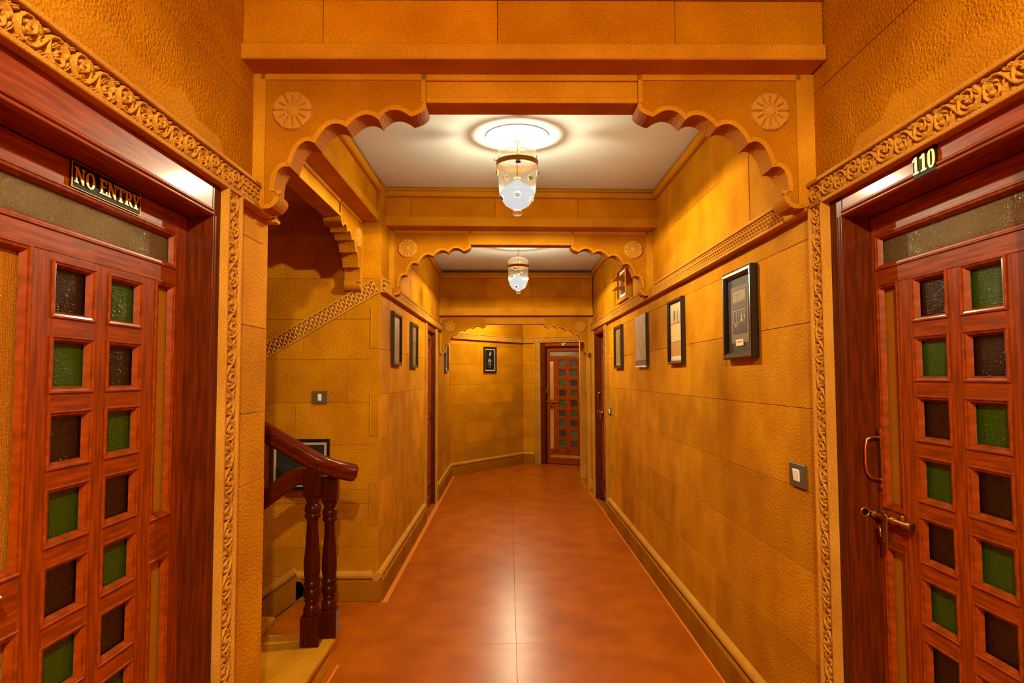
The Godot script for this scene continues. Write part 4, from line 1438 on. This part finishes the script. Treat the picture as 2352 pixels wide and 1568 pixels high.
func build_pictures() -> void:
	var g := "black framed pictures along the right wall"
	var p1 := framed("framed_picture", "large black framed photo of an old house front, nearest on the right wall", right_at(1.10, 1.79, 3.045), 0.385, 0.42, 0.030, 0.034, [[0.0, 0.0, M.mat_dark], [0.045, 0.042, M.mat_tan, 0.024, 0.03, 0.014]], 0, g)
	var card := G.new()
	card.range_box(Vector3(-0.048, -0.148, 0.0165), Vector3(0.048, -0.118, 0.0185))
	add(p1, "caption_card", card, M.mat_cream)
	var ink := G.new()
	for k in 6:
		ink.range_box(Vector3(-0.036 + k * 0.012, -0.132, 0.0184), Vector3(-0.027 + k * 0.012, -0.128, 0.0188))
	add(p1, "caption_writing", ink, M.mat_dark)
	framed("framed_picture", "black framed pale desert view with reeds, second on the right wall", right_at(1.10, 1.79, 4.21), 0.36, 0.42, 0.026, 0.022, [[0.0, 0.0, M.mat_cream, 0.006, 0.008, 0.0]], 1, g)
	framed("framed_picture", "slim black framed brown street view, last on the right wall", right_at(1.10, 1.79, 6.43), 0.42, 0.42, 0.026, 0.035, [[0.0, 0.0, M.mat_cream, 0.006, 0.008, 0.0]], 3, g)
	# unframed canvas with torn lower edge
	var c := node(self, "canvas_picture", right_at(1.10, 1.79, 5.31))
	tag(c, "unframed faded tan canvas with a torn white lower edge on the right wall", "picture")
	var body := G.new()
	body.range_box(Vector3(-0.21, -0.205, 0.0), Vector3(0.21, 0.21, 0.024), 0.002)
	add(c, "stretcher", body, M.black)
	add(c, "print", flat_print(0.416, 0.41, 0.0246), print_material(2), Transform3D(Basis(), Vector3(0, 0.002, 0)))
	var torn := G.new()
	rng.seed = 77
	for k in 12:
		var x := -0.21 + k * 0.035
		var dd := rng.randf_range(0.008, 0.02)
		torn.face([Vector3(x, -0.203, 0.026), Vector3(x + 0.035, -0.203, 0.026), Vector3(x + 0.03, -0.203 - dd, 0.027), Vector3(x + 0.01, -0.203 - dd * 0.6, 0.027)], Vector3(0, 0, 1))
		torn.face([Vector3(x, -0.203, 0.012), Vector3(x + 0.035, -0.203, 0.012), Vector3(x + 0.03, -0.203 - dd, 0.014), Vector3(x + 0.01, -0.203 - dd * 0.6, 0.014)], Vector3(0, 0, -1))
	add(c, "torn_edge", torn, M.white)
	var gl := "slim black framed pictures on the far left wall"
	framed("framed_picture", "slim black framed sandstone view, nearer of the two past the stairs", left_at(-0.885, 1.795, 5.10), 0.37, 0.41, 0.024, 0.03, [[0.0, 0.0, M.mat_tan, 0.004, 0.006, 0.0]], 4, gl)
	framed("framed_picture", "slim black framed street view on the left wall beside the far door", left_at(-0.885, 1.79, 6.04), 0.38, 0.41, 0.024, 0.03, [[0.0, 0.0, M.mat_tan, 0.004, 0.006, 0.0]], 5, gl)
	framed("framed_picture", "narrow black framed picture on the left wall beyond the third arch", left_at(-0.885, 1.77, 9.2), 0.42, 0.40, 0.024, 0.03, [[0.0, 0.0, M.mat_cream, 0.03, 0.03, 0.0]], 5)
	framed("framed_picture", "black framed dancer picture with white mount on the slanted end wall", T(P(-0.885, 1.78, 9.98), 52.9).translated_local(Vector3(0.955, 0, 0)), 0.325, 0.42, 0.024, 0.03, [[0.0, 0.0, M.mat_cream, 0.012, 0.014, 0.0]], 6)
	framed("framed_picture", "wide black framed dark town view with cream mount behind the stair railing", T(P(-1.42, 0.908, 4.5)), 0.405, 0.345, 0.022, 0.022, [[0.0, 0.0, M.mat_cream, 0.018, 0.018, 0.0]], 7)


func build_small() -> void:
	light_switch("grey switch plate with one white rocker on the stair wall", T(P(-1.292, 1.363, 4.5)), 1)
	light_switch("grey switch plate with two white rockers beside the carved door 110 surround", right_at(1.10, 1.125, 2.49), 2, 0.135, 0.088)
	light_switch("small switch plate near the far right door", right_at(1.10, 1.128, 7.07), 2, 0.14, 0.085)
	plaque("number_plate", "black plate with gold number 110 on the near right door frame", right_at(1.09 - 0.003, 2.055, 1.668), 0.094, 0.070, "110", 0.066, 0.86)
	var Bx := T(P(0.255, 0, 11.49), -26.0)
	plaque("number_plate", "black plate with pale number 107 above the far end door", Bx.translated_local(Vector3(0.77, 2.052, 0.008)), 0.094, 0.066, "107", 0.062, 0.86)
	plaque("number_plate", "small blank number plate above the far right door", right_at(1.092, 2.052, 7.74), 0.07, 0.06, "", 0.05)
	plaque("notice_plate", "black plate with gold NO ENTRY lettering on the near left door", left_at(-0.965 + 0.003, 1.950, 1.553), 0.266, 0.058, "NO ENTRY", 0.049, 0.98)
	# boxed ventilator window
	var w := node(self, "window_1", right_at(1.10, 2.362, 6.025))
	tag(w, "small boxed ventilator window with open slats high on the right wall", "window", "structure")
	var fr := G.new()
	for s in [-1.0, 1.0]:
		fr.range_box(Vector3(s * 0.215, -0.168, 0.0), Vector3(s * 0.262, 0.168, 0.055), 0.003)
		fr.range_box(Vector3(-0.215, s * 0.130, 0.0), Vector3(0.215, s * 0.168, 0.055), 0.003)
	add(w, "window_frame", fr, M.stone_smooth)
	var inner := G.new()
	for s in [-1.0, 1.0]:
		inner.range_box(Vector3(s * 0.135, -0.12, 0.0), Vector3(s * 0.155, 0.12, 0.038), 0.002)
		inner.range_box(Vector3(-0.135, s * 0.10, 0.0), Vector3(0.135, s * 0.12, 0.038), 0.002)
	add(w, "sash", inner, M.white)
	var bk := G.new()
	bk.range_box(Vector3(-0.215, -0.13, 0.0), Vector3(0.215, 0.13, 0.006))
	add(w, "pane", bk, M.glass_clear)
	for y in [0.045, -0.045]:
		var sl := G.new()
		sl.xf = Transform3D(Basis(Vector3.RIGHT, 0.12), Vector3(0, y, 0.065))
		sl.box(Vector3.ZERO, Vector3(0.29, 0.005, 0.11), 0.001)
		add(w, "slat", sl, M.stone_carved)


func turned_post(parent: Node, x: float, d: float, y0: float, y1: float, sq: float, r: float) -> void:
	var p := node(parent, "newel_post", T(P(x, y0, d), 4.0))
	var h := y1 - y0
	var g := G.new()
	g.range_box(Vector3(-sq, 0, -sq), Vector3(sq, h * 0.168, sq), 0.004)
	add(p, "base_block", g, M.wood_post)
	var gt := G.new()
	gt.range_box(Vector3(-sq * 0.92, h * 0.84, -sq * 0.92), Vector3(sq * 0.92, h, sq * 0.92), 0.006)
	add(p, "top_block", gt, M.wood_post)
	var t := G.new()
	var prof := [[0.168, 0.95], [0.18, 1.0], [0.205, 0.98], [0.225, 0.80], [0.232, 0.70], [0.24, 0.84], [0.25, 0.86], [0.257, 0.78], [0.27, 0.98], [0.29, 1.04], [0.31, 0.98], [0.322, 0.78], [0.335, 1.0], [0.345, 1.02], [0.355, 0.90], [0.365, 0.84], [0.40, 0.96], [0.44, 1.0], [0.48, 0.97], [0.56, 0.83], [0.64, 0.70], [0.70, 0.66], [0.712, 0.74], [0.722, 0.96], [0.735, 0.98], [0.745, 0.84], [0.757, 0.98], [0.775, 1.0], [0.79, 0.90], [0.797, 0.72], [0.81, 0.78], [0.83, 0.94], [0.842, 0.95]]
	var pr: Array = []
	for q in prof:
		pr.append(Vector2(q[1] * r, q[0] * h))
	t.lathe(pr, 28, 0.5)
	add(p, "turning", t, M.wood_post)


func build_stairs() -> void:
	var s := node(self, "stairs")
	tag(s, "stone steps rising to the left behind the left pillar", "stairs", "structure")
	for k in 4:
		var x: float = [-0.935, -1.262, -1.55, -1.85][k]
		var y: float = [0.14, 0.235, 0.40, 0.57][k]
		var g := G.new()
		g.range_box(P(-2.75, y - 0.032, 3.545), P(x + 0.022, y, 2.44), 0.006)
		add(s, "tread", g, M.stone_smooth)
		var r := G.new()
		r.range_box(P(-2.75, -0.02 if k == 0 else [0.0, 0.14, 0.235, 0.40][k] - 0.03, 3.52), P(x, y - 0.031, 2.44))
		add(s, "riser", r, M.stone_smooth)
	for k in 3:
		var x: float = [-1.43, -1.72, -2.02][k]
		var g := G.new()
		g.range_box(P(-2.75, -0.95, 4.5), P(x - 0.001, -0.17 * (k + 1), 3.54), 0.004)
		add(s, "lower_step", g, M.stone_smooth)
	var rl := node(self, "stair_railing")
	tag(rl, "dark polished wooden stair railing with turned newel posts beside the left pillar", "railing")
	turned_post(rl, -1.012, 3.42, 0.14, 1.03, 0.047, 0.041)
	turned_post(rl, -0.953, 3.53, 0.14, 0.975, 0.045, 0.040)
	turned_post(rl, -1.36, 3.42, 0.235, 1.24, 0.045, 0.040)
	var prof: Array = []
	for q in [[-0.022, -0.060], [0.022, -0.060], [0.026, -0.040], [0.022, -0.030], [0.030, -0.024], [0.038, -0.012], [0.038, 0.006], [0.030, 0.022], [0.014, 0.031], [-0.014, 0.031], [-0.030, 0.022], [-0.038, 0.006], [-0.038, -0.012], [-0.030, -0.024], [-0.022, -0.030], [-0.026, -0.040]]:
		prof.append(Vector2(q[0], q[1]))
	var g := G.new()
	g.sweep(prof, [P(-0.800, 1.007, 3.50), P(-0.803, 1.0075, 3.50), P(-0.811, 1.009, 3.50), P(-0.825, 1.012, 3.495), P(-0.86, 1.020, 3.49), P(-0.90, 1.032, 3.47), P(-0.94, 1.050, 3.45), P(-1.0, 1.080, 3.42), P(-1.28, 1.245, 3.42), P(-1.75, 1.52, 3.42)], [0.45, 0.72, 0.92, 1.0])
	add(rl, "handrail", g, M.wood_rail)
	var g2 := G.new()
	g2.sweep(prof, [P(-1.02, 0.985, 3.53), P(-1.13, 0.985, 3.56), P(-1.18, 0.965, 3.56), P(-1.40, 0.80, 3.56), P(-1.8, 0.50, 3.56)])
	add(rl, "lower_handrail", g2, M.wood_rail)
